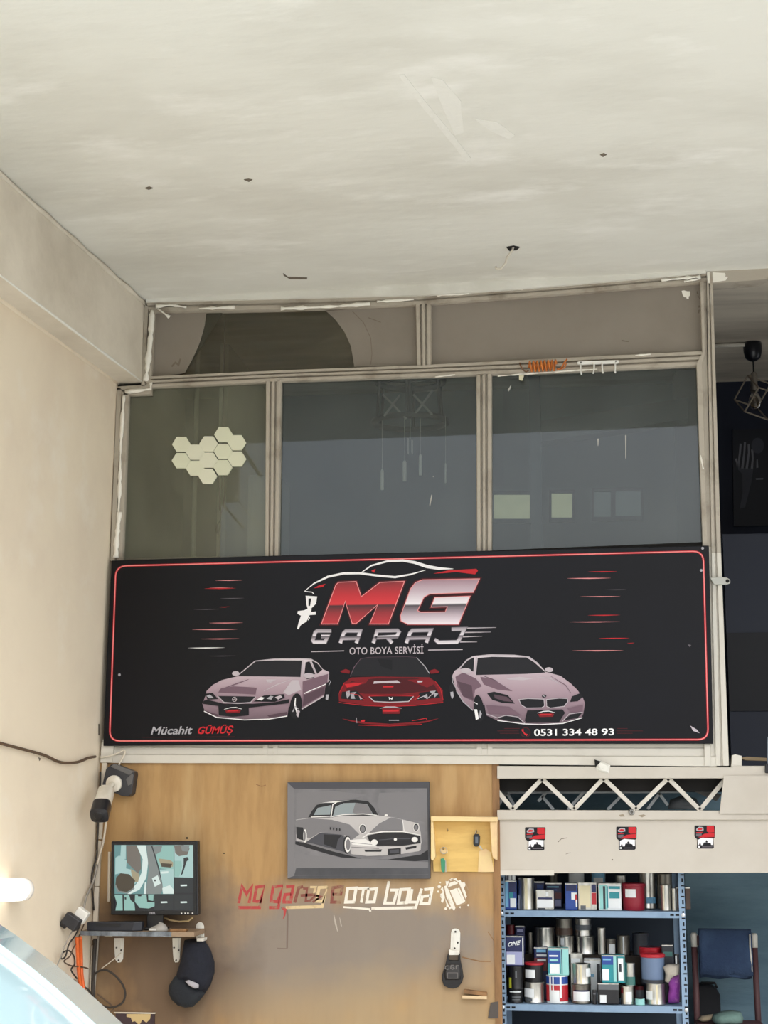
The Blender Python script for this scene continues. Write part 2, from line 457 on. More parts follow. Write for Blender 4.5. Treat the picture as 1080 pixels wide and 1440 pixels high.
# inner rooms behind the front
IN_Y = 2.0
b = MB(); b.box(-3.0, 5.0, 0.05, IN_Y + .3, 3.92, 4.15)
obj('ceiling', b, m_inceil, label='dim taupe ceiling of the room behind the windows', cat='ceiling', kind='structure')
b = MB(); b.box(-3.0, -0.42, IN_Y, IN_Y + .2, 1.6, 3.95)
bw1 = obj('wall_back', b, m_blugrey, label='blue grey back wall seen through the middle windows', cat='wall', kind='structure')
b = MB(); b.box(-3.0, -2.3, 0.05, IN_Y + .2, 1.6, 3.95)
obj('wall_side', b, m_olive, label='olive inner side wall behind the leftmost window', cat='wall', kind='structure')
xp = X_(309, 600, .9); b = MB(); b.box(xp, xp + .04, 0.9, IN_Y, 1.75, 3.92)
obj('wall_partition', b, m_olive, label='olive inner partition ending behind the leftmost window', cat='wall', kind='structure')
b = MB(); b.box(-0.42, 0.58, IN_Y, IN_Y + .2, 1.6, 3.95)
bw2 = obj('wall_back', b, m_blugrey, label='grey inner back wall carrying a row of imitated window reflections', cat='wall', kind='structure')
b = MB(); b.box(0.58, 5.0, IN_Y, IN_Y + .2, 0.0, 3.95)
obj('wall_back', b, m_navy, label='dark navy back wall seen through the open bay at right', cat='wall', kind='structure')
b = MB(); b.box(0.55, 0.61, 0.06, IN_Y, 1.75, 3.92)
obj('wall_inner', b, m_navy, label='dark inner wall between the window room and the open bay', cat='wall', kind='structure')
b = MB(); b.box(-3.0, 0.61, 0.05, IN_Y, 1.62, 1.75)
obj('floor', b, m_dark, label='dark floor slab of the upper room', cat='floor', kind='structure')
b = MB(); b.box(-3.0, 5.0, 0.95, 1.1, 0.0, 1.62)
obj('wall_rear', b, m_teal, label='rough teal painted wall behind the storage rack', cat='wall', kind='structure')
b = MB(); b.box(1.45, 5.0, 0.0, 0.12, 0.0, 3.93)
obj('wall_right', b, m_beige, label='plain beige wall right of the open bay', cat='wall', kind='structure')
b = MB(); b.box(-3.0, -2.06, 0.06, 0.9, 0, 1.62)
obj('wall_corner', b, m_beam, label='plastered wall end behind the plywood board', cat='wall', kind='structure')

# ================================================================== WINDOW FRONT
PF = [(0, .03), (0, -.018), (.05, -.026), (.26, -.026), (.30, -.012), (.38, -.012), (.42, -.03), (.58, -.03), (.62, -.012), (.70, -.012), (.74, -.026), (.95, -.026), (1, -.018), (1, .03)]
PF2 = [(0, .03), (0, -.02), (.06, -.028), (.40, -.028), (.46, -.014), (.56, -.014), (.62, -.024), (.94, -.024), (1, -.016), (1, .03)]
PFl = [(0, .03), (0, -.035), (.5, -.035), (.55, -.022), (1, -.018), (1, .03)]
def bar(name, A, B, parent, prof=PF, mat=m_frame):
    b = MB(); b.rail(A, B, prof)
    return obj(name, b, mat, parent)
def window(name, label, px): return thing(name, label, 'window', P(*px), kind='structure')
def pane(name, pts, parent, mat, Y=0.006, th=0.006):
    b = MB(); b.px(pts, Y, th); return obj(name, b, mat, parent)

# outer frame, upper band
fr = thing('trim_2', 'weathered taupe metal frame around the whole window front', 'window frame', P(590, 800), kind='structure')
bar('top_rail', [(207, 425), (400, 422), (590, 417), (800, 402), (993, 384)], [(212, 441), (400, 437), (590, 431), (800, 415), (993, 399)], fr, PF2)
bar('stile', [(205, 430), (200, 545)], [(219, 440), (214, 545)], fr, PF2)
bar('mullion', [(585, 430), (587, 517)], [(607, 429), (607, 515)], fr)
bar('transom', [(208, 531), (400, 522), (590, 515), (790, 505), (988, 495)], [(208, 547), (400, 538), (590, 532), (790, 525), (988, 516)], fr)
bar('stile', [(166, 547), (157, 790)], [(183, 551), (174, 790)], fr, PF2)
bar('top_rail', [(166, 545), (214, 542)], [(168, 558), (214, 556)], fr, PF2)
bar('mullion', [(375, 538), (374, 790)], [(397, 536), (393, 790)], fr)
bar('mullion', [(670, 530), (671, 785)], [(692, 528), (692, 785)], fr)
bar('stile', [(984, 399), (987, 499), (979, 514), (988, 780)], [(993, 399), (994, 499), (994, 514), (1000, 780)], fr, PFl)
bar('outer_stile', [(993, 386), (1000, 779)], [(1001, 386), (1013, 779)], fr, [(0, .05), (0, -.03), (.35, -.03), (.4, -.02), (.5, -.02), (.55, -.034), (1, -.034), (1, .05)])
bar('outer_stile', [(1000, 779), (1006, 1077)], [(1013, 779), (1024, 1077)], fr, [(0, .05), (0, -.032), (.35, -.032), (.4, -.022), (.5, -.022), (.55, -.036), (1, -.036), (1, .05)], m_clean)
bar('stile', [(988, 770), (990, 1077)], [(1000, 770), (1007, 1077)], fr, PFl, m_clean)
bar('bottom_rail', [(145, 1040), (600, 1042), (1007, 1040)], [(145, 1073), (600, 1074), (1007, 1078)], fr, [(0, .04), (0, -.014), (.3, -.014), (.34, -.02), (.62, -.02), (.66, -.03), (1, -.03), (1, .04)], m_clean)
bar('mullion', [(371, 1044), (371, 1066)], [(392, 1044), (392, 1066)], fr, [(0, .03), (0, -.022), (.3, -.022), (.35, -.016), (.65, -.016), (.7, -.022), (1, -.022), (1, .03)], m_clean)
bar('mullion', [(671, 1044), (671, 1067)], [(693, 1044), (693, 1067)], fr, [(0, .03), (0, -.022), (.3, -.022), (.35, -.016), (.65, -.016), (.7, -.022), (1, -.022), (1, .03)], m_clean)
b = MB(); b.px([(143, 1044), (160, 1044), (158, 1072), (141, 1072)], -0.036, 0.056)
obj('corner_block', b, m_clean, fr)
# sheet behind the banner
b = MB(); b.px([(160, 785), (990, 770), (1000, 1045), (148, 1047)], 0.01, 0.03); obj('backing_sheet', b, m_panel, fr)

# filler smears along the joints
def smear(path, w, Y=-0.03, mat=m_seal, name='filler', parent=fr):
    b = MB(); n = 0; L = []; R = []
    pts = []
    for i in range(len(path) - 1):
        k = max(2, int(math.dist(path[i], path[i + 1]) / 6))
        pts += [(path[i][0] + (path[i + 1][0] - path[i][0]) * j / k, path[i][1] + (path[i + 1][1] - path[i][1]) * j / k) for j in range(k)]
    pts.append(path[-1])
    rs = [P(*p, Y) for p in pts]
    sc = 0.0031
    b.tube(rs, [max(.0006, w * sc / 2 * random.uniform(.35, 1.3)) for _ in rs], 6)
    for v in b.v: v.y = Y + (v.y - Y) * 0.6
    return obj(name, b, mat, parent, smooth=True)
smear([(214, 436), (212, 470), (209, 500), (205, 536)], 9)
smear([(219, 431), (240, 429), (262, 432)], 5); smear([(222, 434), (238, 446)], 6, -.034)
smear([(280, 434), (330, 432)], 5); smear([(395, 434), (470, 431), (520, 427)], 6); smear([(530, 424), (582, 421)], 4)
smear([(615, 415), (660, 413)], 6); smear([(662, 410), (735, 405)], 5); smear([(930, 394), (985, 389)], 6); smear([(962, 396), (985, 392)], 4)
smear([(176, 551), (196, 549), (212, 547), (212, 538)], 6)
smear([(174, 556), (170, 620), (168, 690), (164, 782)], 5.5)
smear([(168, 720), (164, 760), (163, 784)], 8)
smear([(700, 529), (760, 524), (840, 519)], 2.5); smear([(985, 640), (989, 660)], 3, -.034); smear([(893, 500), (915, 498)], 3, -.034)
smear([(612, 530), (640, 527)], 2)
# dark gaps where the frame has parted from the plaster
for pts in ([(204, 424), (210, 424), (206, 480), (203, 541), (199, 541), (202, 480)], [(203, 423), (400, 420), (590, 415), (590, 417.5), (400, 423), (203, 426)], [(606, 414), (993, 382.5), (993, 385.5), (606, 416.5)], [(165, 541), (203, 539), (203, 543), (165, 545)], [(163, 546), (168, 546), (166, 600), (161, 600)]):
    b = MB(); b.px(pts, -0.012, 0.05); obj('dark_gap', b, m_dark, fr)

# --- upper left light: painted sheet with a big cut-out
w1 = window('window_1', 'upper left window, painted taupe with a large arched clear cut-out', (400, 520))
z6 = zm(140, 380, 2.25)
pane('painted_pane', z6((175, 132), (338, 130), (332, 175), (318, 225), (296, 275), (270, 325), (165, 345)), w1, m_panel)
pane('painted_pane', z6((715, 128), (745, 155), (775, 195), (795, 240), (805, 298), (805, 306), (1008, 300), (1008, 110)), w1, m_panel)
pane('clear_glass', z6((338, 128), (392, 128), (318, 250), (262, 330), (296, 275), (318, 225), (332, 175)), w1, Mglass('olive_glass', (0.66, 0.66, 0.58), 0.12, rgb(150, 146, 128)), 0.012, 0.004)
pane('clear_glass', z6((255, 120), (812, 120), (812, 318), (255, 334)), w1, Mglass('brown_glass', (.85, .84, .78), .10, rgb(160, 148, 122)), 0.018, 0.004)
b = MB()
b.stroke(z6((800, 130), (835, 165), (858, 215), (862, 265), (858, 298)), 0.0058, 1.0)
b.stroke(z6((850, 150), (890, 165)), 0.0058, 1.2); b.stroke(z6((228, 305), (240, 292), (250, 300), (256, 280)), 0.0058, 2.4)
obj('scratches', b, M('scratch_dark', rgb(120, 108, 94), .8), w1)
# --- upper right light
w2 = window('window_2', 'upper right window, fully painted over in taupe', (800, 505))
pane('painted_pane', [(604, 428), (988, 396), (990, 498), (604, 518)], w2, m_panel)
b = MB(); z3 = zm(940, 370, 7.58)
b.flat(z3((140, 295), (165, 290), (200, 300), (228, 300), (230, 345), (215, 360), (218, 378), (195, 382), (190, 365), (165, 362), (150, 335)), 0.0058)
obj('paint_chip', b, m_seal, w2)
b = MB()
for q in (z3((300, 300), (312, 300), (318, 330), (304, 330)), z3((318, 455), (332, 450), (336, 470), (322, 478)), z3((320, 500), (334, 495), (328, 535), (316, 535)), z3((310, 345), (340, 400), (345, 400), (318, 345))):
    b.flat(q, 0.0058)
b.flat([(874, 478), (884, 480), (884, 481), (874, 480)], 0.0058)
obj('paint_flakes', b, m_crack, w2)
# --- three large panes above the banner
w3 = window('window_3', 'left dusty window pane with the hexagon panels on it', (280, 780))
pane('glass', [(178, 552), (212, 550), (212, 543), (380, 534), (379, 792), (168, 792)], w3, m_glass)
w4 = window('window_4', 'middle window pane with a chandelier showing behind the glass', (530, 780))
pane('glass', [(392, 534), (676, 526), (676, 788), (388, 790)], w4, m_glass2)
w5 = window('window_5', 'right window pane with imitated window reflections glowing behind it', (840, 780))
pane('glass', [(688, 526), (985, 508), (994, 785), (688, 788)], w5, m_glass2)
b = MB(); b.px([(690, 774), (992, 762), (992, 775), (690, 784)], -0.004, 0.01); obj('glazing_bead', b, m_dark, w5)

# --- lintel over the open bay at right
lt = thing('trim_3', 'beige lintel strip over the open bay with a white patch', 'lintel', P(1090, 392), kind='structure')
b = MB(); b.px([(995, 382), (1100, 373), (1318, 354), (1318, 371), (1100, 391), (995, 399)], -0.03, 0.10); obj('strip', b, m_frame, lt)
b = MB(); b.flat(z3((408, 95), (600, 105), (610, 130), (600, 140), (635, 150), (610, 185), (420, 215)), -0.0305); obj('white_patch', b, m_seal, lt)

# ================================================================== BEAM WITH OPEN TRUSS, LOWER PANEL
tb = thing('trim_4', 'beige steel beam with an open zigzag lattice below the banner', 'beam', P(850, 1150), kind='structure')
b = MB(); b.px([(699, 1077), (1030, 1079), (1030, 1077), (1318, 1077), (1318, 1094), (699, 1095)], -0.035, 0.12); obj('top_chord', b, m_beige, tb, bevel=.003)
b = MB(); b.px([(699, 1139), (1318, 1141), (1318, 1153), (699, 1153)], -0.03, 0.12); obj('bottom_chord', b, m_beige, tb, bevel=.003)
b = MB(); b.px([(1018, 1091), (1318, 1090), (1318, 1144), (1012, 1144)], -0.042, 0.01); obj('cover_plate', b, m_beige, tb)
zt = zm(690, 1060, 2.77)
zz = zt((10, 125), (86, 217), (200, 97), (325, 217), (440, 95), (566, 217), (692, 95), (815, 219), (918, 95))
for i in range(len(zz) - 1):
    b = MB(); b.stroke([zz[i], zz[i + 1]], 0.0, 6.0, depth=0.022); obj('lattice_bar', b, m_clean, tb)
m_greybar = M('grey_bar', rgb(186, 192, 194), 0.5)
b = MB(); b.px(zt((20, 146), (735, 144), (735, 153), (20, 156)), 0.16, 0.03); obj('rear_chord', b, m_greybar, tb)
for a_, c_ in (((30, 200), (62, 150)), ((62, 150), (100, 215)), ((185, 185), (215, 152)), ((200, 165), (245, 218)), ((300, 218), (360, 152)), ((455, 218), (505, 168)), ((612, 215), (660, 152)), ((655, 152), (690, 200))):
    b = MB(); b.stroke(zt(a_, c_), 0.15, 4.0, depth=0.018); obj('rear_lattice_bar', b, m_greybar, tb)
b = MB(); b.px(zt((30, 98), (190, 98), (165, 125), (140, 112)), 0.12, 0.03); obj('rear_plate', b, m_greybar, tb)
b = MB(); b.px(zt((200, 130), (300, 128), (360, 118), (360, 126), (300, 138), (200, 140)), 0.12, 0.03); obj('rear_plate', b, m_greybar, tb)
b = MB(); b.px(zt((555, 95), (600, 97), (598, 106), (565, 106)), 0.1, 0.03); obj('rear_plate', b, m_greybar, tb)
b = MB(); b.px(zt((585, 100), (610, 100), (640, 135), (615, 135)), 0.2, 0.03); obj('rear_plate', b, m_greybar, tb)
c_ = P(888, 1142, -0.03); b = MB(); b.lathe(c_ + Vector((0, 0, 0)), [(.012, 0), (.013, -.008), (.010, -.012), (.006, -.012), (.005, -.004)], 16, axis=(0, 1, 0)); obj('bolt', b, M('steel', rgb(150, 148, 144), .35, .9), tb, smooth=True)
b = MB(); b.flat(zt((500, 238), (516, 235), (524, 244), (505, 245)), -0.0302); b.flat(zt((574, 240), (596, 236), (604, 240), (590, 248)), -0.0302); obj('paint_chips', b, M('chip_tan', rgb(150, 138, 118), .9), tb)
# crumpled scrap stuck on the chord
b = MB(); zs_ = zm(690, 1060, 2.77)
b.puff(zs_((404, 22), (428, 26), (466, 44), (460, 76), (440, 74), (415, 66), (408, 56)), -0.036, 0.012, rings=3, rough=.004); obj('paper_scrap', b, m_metal_w, label='crumpled pale paper scrap stuck on the beam below the banner', cat='paper')
b = MB(); b.flat(zs_((404, 22), (430, 30), (412, 48), (408, 56)), -0.0475); tag(obj('dark_fold', b, m_dark, bpy.data.objects['paper_scrap']))

pn = thing('wall_panel', 'smooth beige panel below the lattice carrying three small stickers', 'panel', P(880, 1227), kind='structure')
b = MB(); b.px([(699, 1152), (1318, 1152), (1318, 1227), (699, 1228)], -0.012, 0.04); obj('sheet', b, m_beige, pn, bevel=.002)
b = MB(); b.px([(699, 1224), (779, 1224), (779, 1231), (699, 1231)], -0.016, 0.03); obj('batten', b, m_clean, pn)
b = MB(); zk = zm(680, 1050, 2.7)
b.stroke(zk((283, 362), (295, 350), (318, 346)), -0.0122, .9); b.stroke(zk((312, 408), (330, 402)), -0.0122, .6); b.flat(ell(861, 1209, 1.2, 1.2, 8), -0.0122)
obj('scuffs', b, m_crack, pn)
# sill and jamb of the open bay
b = MB(); b.px([(1030, 1062), (1034, 1061), (1043, 1063), (1043, 1080), (1028, 1080)], -0.03, 0.05); obj('trim_5', b, m_clean, label='short broken pale stub on the sill of the open bay', cat='trim', kind='structure')
b = MB(); b.px([(1040, 1066), (1050, 1064), (1080, 1066), (1140, 1066), (1140, 1070), (1080, 1070), (1048, 1069)], 0.05, 0.05); obj('trim_6', b, M('old_wood', rgb(150, 130, 100), .8), label='thin wooden strip lying on the sill of the open bay', cat='trim', kind='structure')

# plywood board
def mk_board():
    m = M('plywood', rgb(180, 144, 96), 0.6, var=(rgb(148, 112, 70), 2.4, 0.42, 0.78, 9), stretch=(5, 1, 0.9), spec=0.3, var2=(rgb(196, 166, 120), 1.1, .5, .75))
    nt = m.node_tree; bs = nt.nodes['Principled BSDF']
    src = bs.inputs['Base Color'].links[0].from_socket
    tc = nt.nodes.new('ShaderNodeTexCoord'); no = nt.nodes.new('ShaderNodeTexNoise'); no.inputs['Scale'].default_value = 3.6; no.inputs['Detail'].default_value = 8
    nt.links.new(tc.outputs['Object'], no.inputs['Vector'])
    for (cx, czz, ax, az, col, k) in ((0.14, 0.30, 0.80, 0.30, rgb(136, 127, 118), .92), (-0.62, 0.22, 0.40, 0.44, rgb(98, 80, 64), .9), (0.45, 0.02, 0.7, 0.22, rgb(170, 148, 114), .7)):  # grey overspray, brown dust with shelf shadow painted in, pale tan patch
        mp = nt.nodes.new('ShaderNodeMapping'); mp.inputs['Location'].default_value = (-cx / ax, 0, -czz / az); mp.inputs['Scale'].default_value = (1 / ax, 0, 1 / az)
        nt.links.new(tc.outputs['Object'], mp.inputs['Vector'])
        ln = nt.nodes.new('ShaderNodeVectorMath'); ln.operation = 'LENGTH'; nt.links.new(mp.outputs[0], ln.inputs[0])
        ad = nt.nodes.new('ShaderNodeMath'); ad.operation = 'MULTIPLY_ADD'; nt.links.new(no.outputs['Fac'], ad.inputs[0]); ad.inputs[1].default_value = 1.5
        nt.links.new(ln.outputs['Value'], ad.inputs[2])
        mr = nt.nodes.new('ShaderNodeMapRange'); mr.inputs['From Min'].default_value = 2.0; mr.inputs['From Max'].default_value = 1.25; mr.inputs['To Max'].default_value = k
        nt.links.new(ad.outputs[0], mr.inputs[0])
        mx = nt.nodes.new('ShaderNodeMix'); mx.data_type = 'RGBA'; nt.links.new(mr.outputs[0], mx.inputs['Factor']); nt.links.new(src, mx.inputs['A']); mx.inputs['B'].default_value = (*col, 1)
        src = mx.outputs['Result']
    nt.links.new(src, bs.inputs['Base Color'])
    return m
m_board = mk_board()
YB = -0.012
bd = thing('wall_board', 'large plywood sheet under the banner with grey overspray', 'board', P(420, 1440), kind='structure')
q0 = P(143, 1073); q1 = P(693, 1073); q2 = P(702, 1073)
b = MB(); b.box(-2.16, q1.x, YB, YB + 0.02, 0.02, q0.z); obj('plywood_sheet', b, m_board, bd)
m_edge = M('board_edge', rgb(150, 112, 72), 0.7, var=(rgb(112, 82, 52), 6, .4, .7), stretch=(3, 1, .6))
b = MB(); b.box(q1.x - .002, q2.x, YB - .006, YB + 0.02, 0.02, q0.z); obj('edge_strip', b, m_edge, bd)
b = MB(); zb = zm(320, 1220, 2.842)
m_scuff = M('overspray_light', rgb(182, 172, 158), .7)
b.flat([(690, 1410), (701, 1408), (701, 1432), (686, 1432)], YB - .006, 0)
obj('dark_smudge', b, M('smudge', rgb(84, 78, 74), .9), bd)
for pts, w in ((((686, 1310), (694, 1322), (700, 1330)), 1.2), (((650, 1346), (675, 1352), (690, 1352)), 1.6), (((360, 1103), (368, 1106), (374, 1104)), 1.2)):
    b = MB(); b.stroke(list(pts), YB - .001, w); obj('scratch', b, m_edge, bd)
# tears in the face veneer
b = MB(); b.flat(ell(263, 1178.5, 1.5, 1.5, 8), YB); b.flat(ell(315, 1200, 2, .8, 8), YB); obj('nail_holes', b, m_dark, bd)
# small wooden cleat on the board
b = MB(); b.px(zb((945, 488), (1036, 500), (1036, 514), (945, 502)), YB - .03, .03, 0); b.px(zb((938, 512), (1036, 514), (1036, 526), (938, 524)), YB - .03, .03, 1)
obj('wooden_cleat', b, [m_edge, M('pale_wood', rgb(216, 190, 150), .6)], bd)
# ================================================================== BANNER SIGN
YS = -0.055
m_vinyl = M('black_vinyl', rgb(10, 10, 15), 0.34, var=(rgb(14, 15, 23), 0.8, 0.4, 0.7), spec=0.22)
m_red = M('print_red', rgb(196, 36, 44), 0.45, spec=0.25); m_redd = M('print_dark_red', rgb(120, 20, 28), 0.45, spec=0.25); m_maroon = M('print_maroon', rgb(74, 16, 22), 0.45, spec=0.25)
m_pinkl = M('print_pink_line', rgb(236, 150, 150), 0.45, spec=0.25); m_wht = M('print_white', rgb(240, 238, 238), 0.45, spec=0.25)
m_pw = M('print_pale', rgb(190, 180, 186), 0.45, spec=0.25); m_pink = M('print_pinkish', rgb(158, 134, 144), 0.45, spec=0.25); m_pink2 = M('print_mauve', rgb(116, 92, 104), 0.45, spec=0.25); m_pink3 = M('print_dark_mauve', rgb(86, 66, 76), 0.45, spec=0.25)
m_ink = M('print_black', rgb(20, 20, 25), 0.45, spec=0.25); m_gl = M('print_smoke', rgb(30, 30, 34), 0.45, spec=0.25); m_silv = M('print_silver', rgb(170, 168, 174), 0.45, spec=0.25)
m_fade = M('print_grey', rgb(104, 98, 104), 0.45, spec=0.25); m_blueink = M('print_blue', rgb(60, 96, 160), 0.45, spec=0.25)
sg = thing('banner_sign', 'wide black banner with three cars, red and chrome lettering and red outline', 'sign', P(575, 1047, YS))
b = MB(); b.px([(157, 788), (430, 780), (700, 774), (997, 767), (1000, 900), (1003, 1046), (700, 1046), (400, 1047), (145, 1049), (151, 900)], YS, 0.022)
obj('panel', b, m_vinyl, sg, bevel=.003)
def rrect(tl, tr, br, bl, r):
    out = []
    c = [tl, tr, br, bl]
    for i in range(4):
        p = Vector(c[i]); a = (Vector(c[i - 1]) - p).normalized(); d = (Vector(c[(i + 1) % 4]) - p).normalized()
        for k in range(6):
            t = k / 5; q = p + a * r * (1 - t) ** 2 + d * r * t ** 2
            out.append((q.x, q.y))
    return out
bord = rrect((163, 796), (989, 775), (996, 1040), (154, 1042), 15)
b = MB(); b.stroke(bord, YS, 2.7, 0, closed=True); b.stroke(bord, YS, 1.1, 1, closed=True)
obj('red_outline', b, [m_red, m_pinkl], sg)
# --- logo
zl = zm(400, 770, 3.6)
Mo = zl((190, 385), (262, 190), (275, 178), (362, 174), (388, 252), (485, 178), (605, 173), (525, 385), (435, 385), (475, 285), (362, 383), (345, 383), (308, 268), (268, 385))
Go = zl((985, 160), (955, 225), (735, 233), (705, 250), (672, 320), (690, 330), (815, 328), (828, 298), (745, 300), (762, 255), (938, 248), (880, 387), (625, 387), (592, 370), (590, 345), (640, 210), (665, 178), (700, 165))
b = MB(); b.layer = 0.0004; b.stroke(Mo, YS, 5.5, 0, closed=True); b.stroke(Mo, YS, 2.2, 1, closed=True); obj('letter_outline', b, [m_maroon, m_pinkl], sg)
b = MB(); b.layer = 0.001; b.flat(Mo, YS); obj('letter', b, Mgrad('print_red_chrome', [(0, rgb(190, 44, 52)), (.25, rgb(150, 30, 38)), (.44, rgb(60, 22, 26)), (.47, rgb(214, 40, 48)), (.7, rgb(190, 28, 38)), (1, rgb(132, 30, 36))], .4), sg)
b = MB(); b.layer = 0.0004; b.stroke(Go, YS, 5.5, 0, closed=True); b.stroke(Go, YS, 2.0, 1, closed=True); obj('letter_outline', b, [m_maroon, m_pinkl], sg)
b = MB(); b.layer = 0.001; b.flat(Go, YS); obj('letter', b, Mgrad('print_chrome', [(0, rgb(238, 228, 234)), (.2, rgb(190, 172, 182)), (.43, rgb(70, 62, 68)), (.47, rgb(236, 230, 234)), (.75, rgb(196, 176, 186)), (1, rgb(160, 128, 138))], .4), sg)
b = MB(); b.layer = 0.0016
b.stroke(zl((103, 220), (150, 182), (220, 148), (300, 131), (380, 130), (470, 142), (560, 150), (640, 136), (715, 114)), YS, [.6, 1.8, 3, 3.2, 3, 3, 3, 2.2, .6])
b.stroke(zl((388, 128), (440, 92), (520, 70), (600, 66), (660, 76), (720, 96), (780, 106), (855, 108)), YS, [1, 2.2, 2.8, 3.2, 4, 4.6, 4, .6])
b.flat(zl((440, 118), (462, 108), (455, 128)), YS, 1)
b.flat(zl((755, 132), (830, 116), (972, 108), (980, 118), (965, 136), (870, 124), (800, 130)), YS, 1)
b.flat(zl((150, 206), (175, 192), (208, 184), (196, 200)), YS, 1)
obj('car_outline_drawing', b, [m_wht, m_red], sg)
b = MB(); b.layer = 0.0016
b.stroke(zl((102, 222), (140, 226), (150, 236)), YS, 1.2)
b.flat(zl((108, 244), (166, 248), (160, 285), (140, 305), (118, 312), (112, 290)), YS)
b.flat(zl((122, 308), (138, 308), (136, 326), (158, 324), (160, 340), (128, 342), (112, 375), (84, 392), (72, 414), (64, 412), (72, 380), (84, 345), (66, 336), (68, 322), (100, 318)), YS)
b.stroke(zl((118, 340), (128, 356), (120, 368)), YS, 1.0)
b.flat(zl((122, 258), (136, 258), (130, 296), (122, 296)), YS, 1)
obj('spray_gun_drawing', b, [m_wht, m_ink], sg)
chrome2 = Mgrad('print_chrome_small', [(0, rgb(232, 226, 230)), (.35, rgb(170, 160, 168)), (.48, rgb(80, 74, 80)), (.55, rgb(226, 220, 226)), (1, rgb(150, 140, 148))], .4)
G1 = [[(238, 422), (166, 422), (156, 430), (144, 470), (150, 478), (206, 478), (218, 450), (186, 450)]]
A1 = [[(283, 484), (300, 434), (312, 422), (384, 422), (364, 484)], [(294, 460), (372, 458)]]
R1 = [[(450, 484), (470, 422), (572, 420), (580, 428), (568, 450), (462, 456)], [(520, 454), (545, 484)]]
A2 = [[(617, 484), (636, 432), (648, 420), (742, 418), (718, 482)], [(628, 458), (728, 456)]]
J1 = [[(846, 414), (912, 412), (885, 466), (874, 478), (780, 480), (768, 470), (772, 462)]]
for L_ in (G1, A1, R1, A2, J1):
    b = MB(); b.layer = 0.0013
    for st in L_: b.stroke(zl(*st), YS, 4.4)
    obj('letter', b, chrome2, sg)
b = MB(); b.layer = 0.0001
for L_ in (G1, A1, R1, A2, J1):
    for st in L_: b.stroke(zl(*st), YS, 6.0); b.layer -= 0.00006
obj('letter_outline', b, m_fade, sg)
b = MB(); b.layer = 0.0005
for a_, c_ in (((925, 408), (1072, 405)), ((912, 430), (1045, 428)), ((902, 452), (1002, 449)), ((888, 478), (975, 478))):
    b = MB(); b.layer = .0005; b.stroke(zl(a_, c_), YS, [1.6, .5]); obj('speed_line', b, m_pw, sg)
b = MB(); b.layer = .0005; b.stroke(zl((135, 527), (302, 523)), YS, 1.3); obj('rule', b, m_pw, sg)
b = MB(); b.layer = .0005; b.stroke(zl((728, 519), (902, 516)), YS, 1.3); obj('rule', b, m_pw, sg)
b = MB(); b.layer = 0.0005
text_px(b, 'OTO BOYA SERVİSİ', 491.4, 595.5, 920.2, 918.8, 9.6, YS, 0, bold=.012, space=1.05)
obj('lettering', b, m_pw, sg)
b = MB(); b.layer = 0.0005
for tx, x0_, x1_ in (('0531', 751, 783), ('334', 791.5, 817.4), ('48', 822.7, 840.3), ('93', 845.8, 863.6)):
    b = MB(); b.layer = 0.0005; text_px(b, tx, x0_, x1_, 1034.6 - (x0_ - 751) * .009, 1034.6 - (x1_ - 751) * .009, 9.2, YS, 0, bold=.02); obj('lettering', b, m_wht, sg)
b = MB(); b.layer = 0.0005
text_px(b, 'Mücahit', 212, 269, 1033, 1032, 11, YS, 0, shear=.3, bold=.02); obj('lettering', b, m_silv, sg)
b = MB(); b.layer = 0.0005
text_px(b, 'GÜMÜŞ', 277, 326, 1032, 1031, 10, YS, 0, shear=.3, bold=.02); obj('lettering', b, m_red, sg)
b = MB(); b.layer = .0005; b.stroke([(200, 1037), (330, 1036)], YS, [.3, .8]); obj('rule', b, m_maroon, sg)
b = MB(); b.layer = 0.0005
zp = zm(620, 900, 4.154)
b.flat([(q) for q in ell(739, 1030, 7.2, 7.2, 20)], YS, 0); b.flat(ell(739, 1030, 6.2, 6.2, 20), YS, 1)
b.stroke(zp((476, 522), (480, 535), (490, 548), (504, 556)), YS, [3.2, 1.6, 1.6, 3.2], 2)
for y, x0_, x1_ in ((517, 370, 460), (531, 330, 455), (545, 345, 458), (517, 1030, 1090), (531, 1025, 1180), (545, 1030, 1120)):
    b2 = MB(); b2.layer = .0005; b2.stroke(zp((x0_, y), (x1_, y)), YS, .8, 0); obj('speed_line', b2, m_maroon, sg)
obj('telephone_icon', b, [m_maroon, m_ink, m_red], sg)
# --- streaks of light
b = MB(); b.layer = 0.0004
za = zm(140, 760, 2.4545); zc = zm(560, 760, 2.25)
def streak(zf, x0_, x1_, y, w, mi):
    xm = x0_ + (x1_ - x0_) * .5
    q = zf((x0_, y), (x0_ + (x1_ - x0_) * .25, y), (xm, y), (x0_ + (x1_ - x0_) * .75, y - .5), (x1_, y - 1))
    b = MB(); b.layer = .0004; b.stroke(q, YS, [.1, w * .5, w * .8, w * .5, .1], 0); obj('light_streak', b, (m_red, m_pinkl, m_fade, m_wht)[mi], sg)
for x0_, x1_, y, w, mi in ((400, 495, 138, 1.4, 1), (362, 470, 166, 1.6, 0), (380, 460, 163, .7, 1), (418, 500, 200, 1.1, 2), (325, 412, 238, 1.2, 2), (414, 450, 230, .9, 0), (378, 495, 285, 1.4, 1), (320, 475, 308, 1.6, 1), (350, 482, 340, 1.7, 1), (305, 432, 371, 1.7, 3), (378, 470, 399, 1.1, 2)):
    streak(za, x0_, x1_, y, w, mi)
for x0_, x1_, y, w, mi in ((600, 692, 99, 1.6, 0), (535, 672, 120, 1.7, 1), (655, 722, 156, 1.2, 2), (575, 702, 178, 1.6, 1), (600, 702, 237, 1.6, 0), (540, 700, 258, 1.8, 1), (635, 732, 310, 1.8, 0), (725, 748, 325, 1, 0), (550, 712, 349, 2, 1)):
    streak(zc, x0_, x1_, y, w, mi)
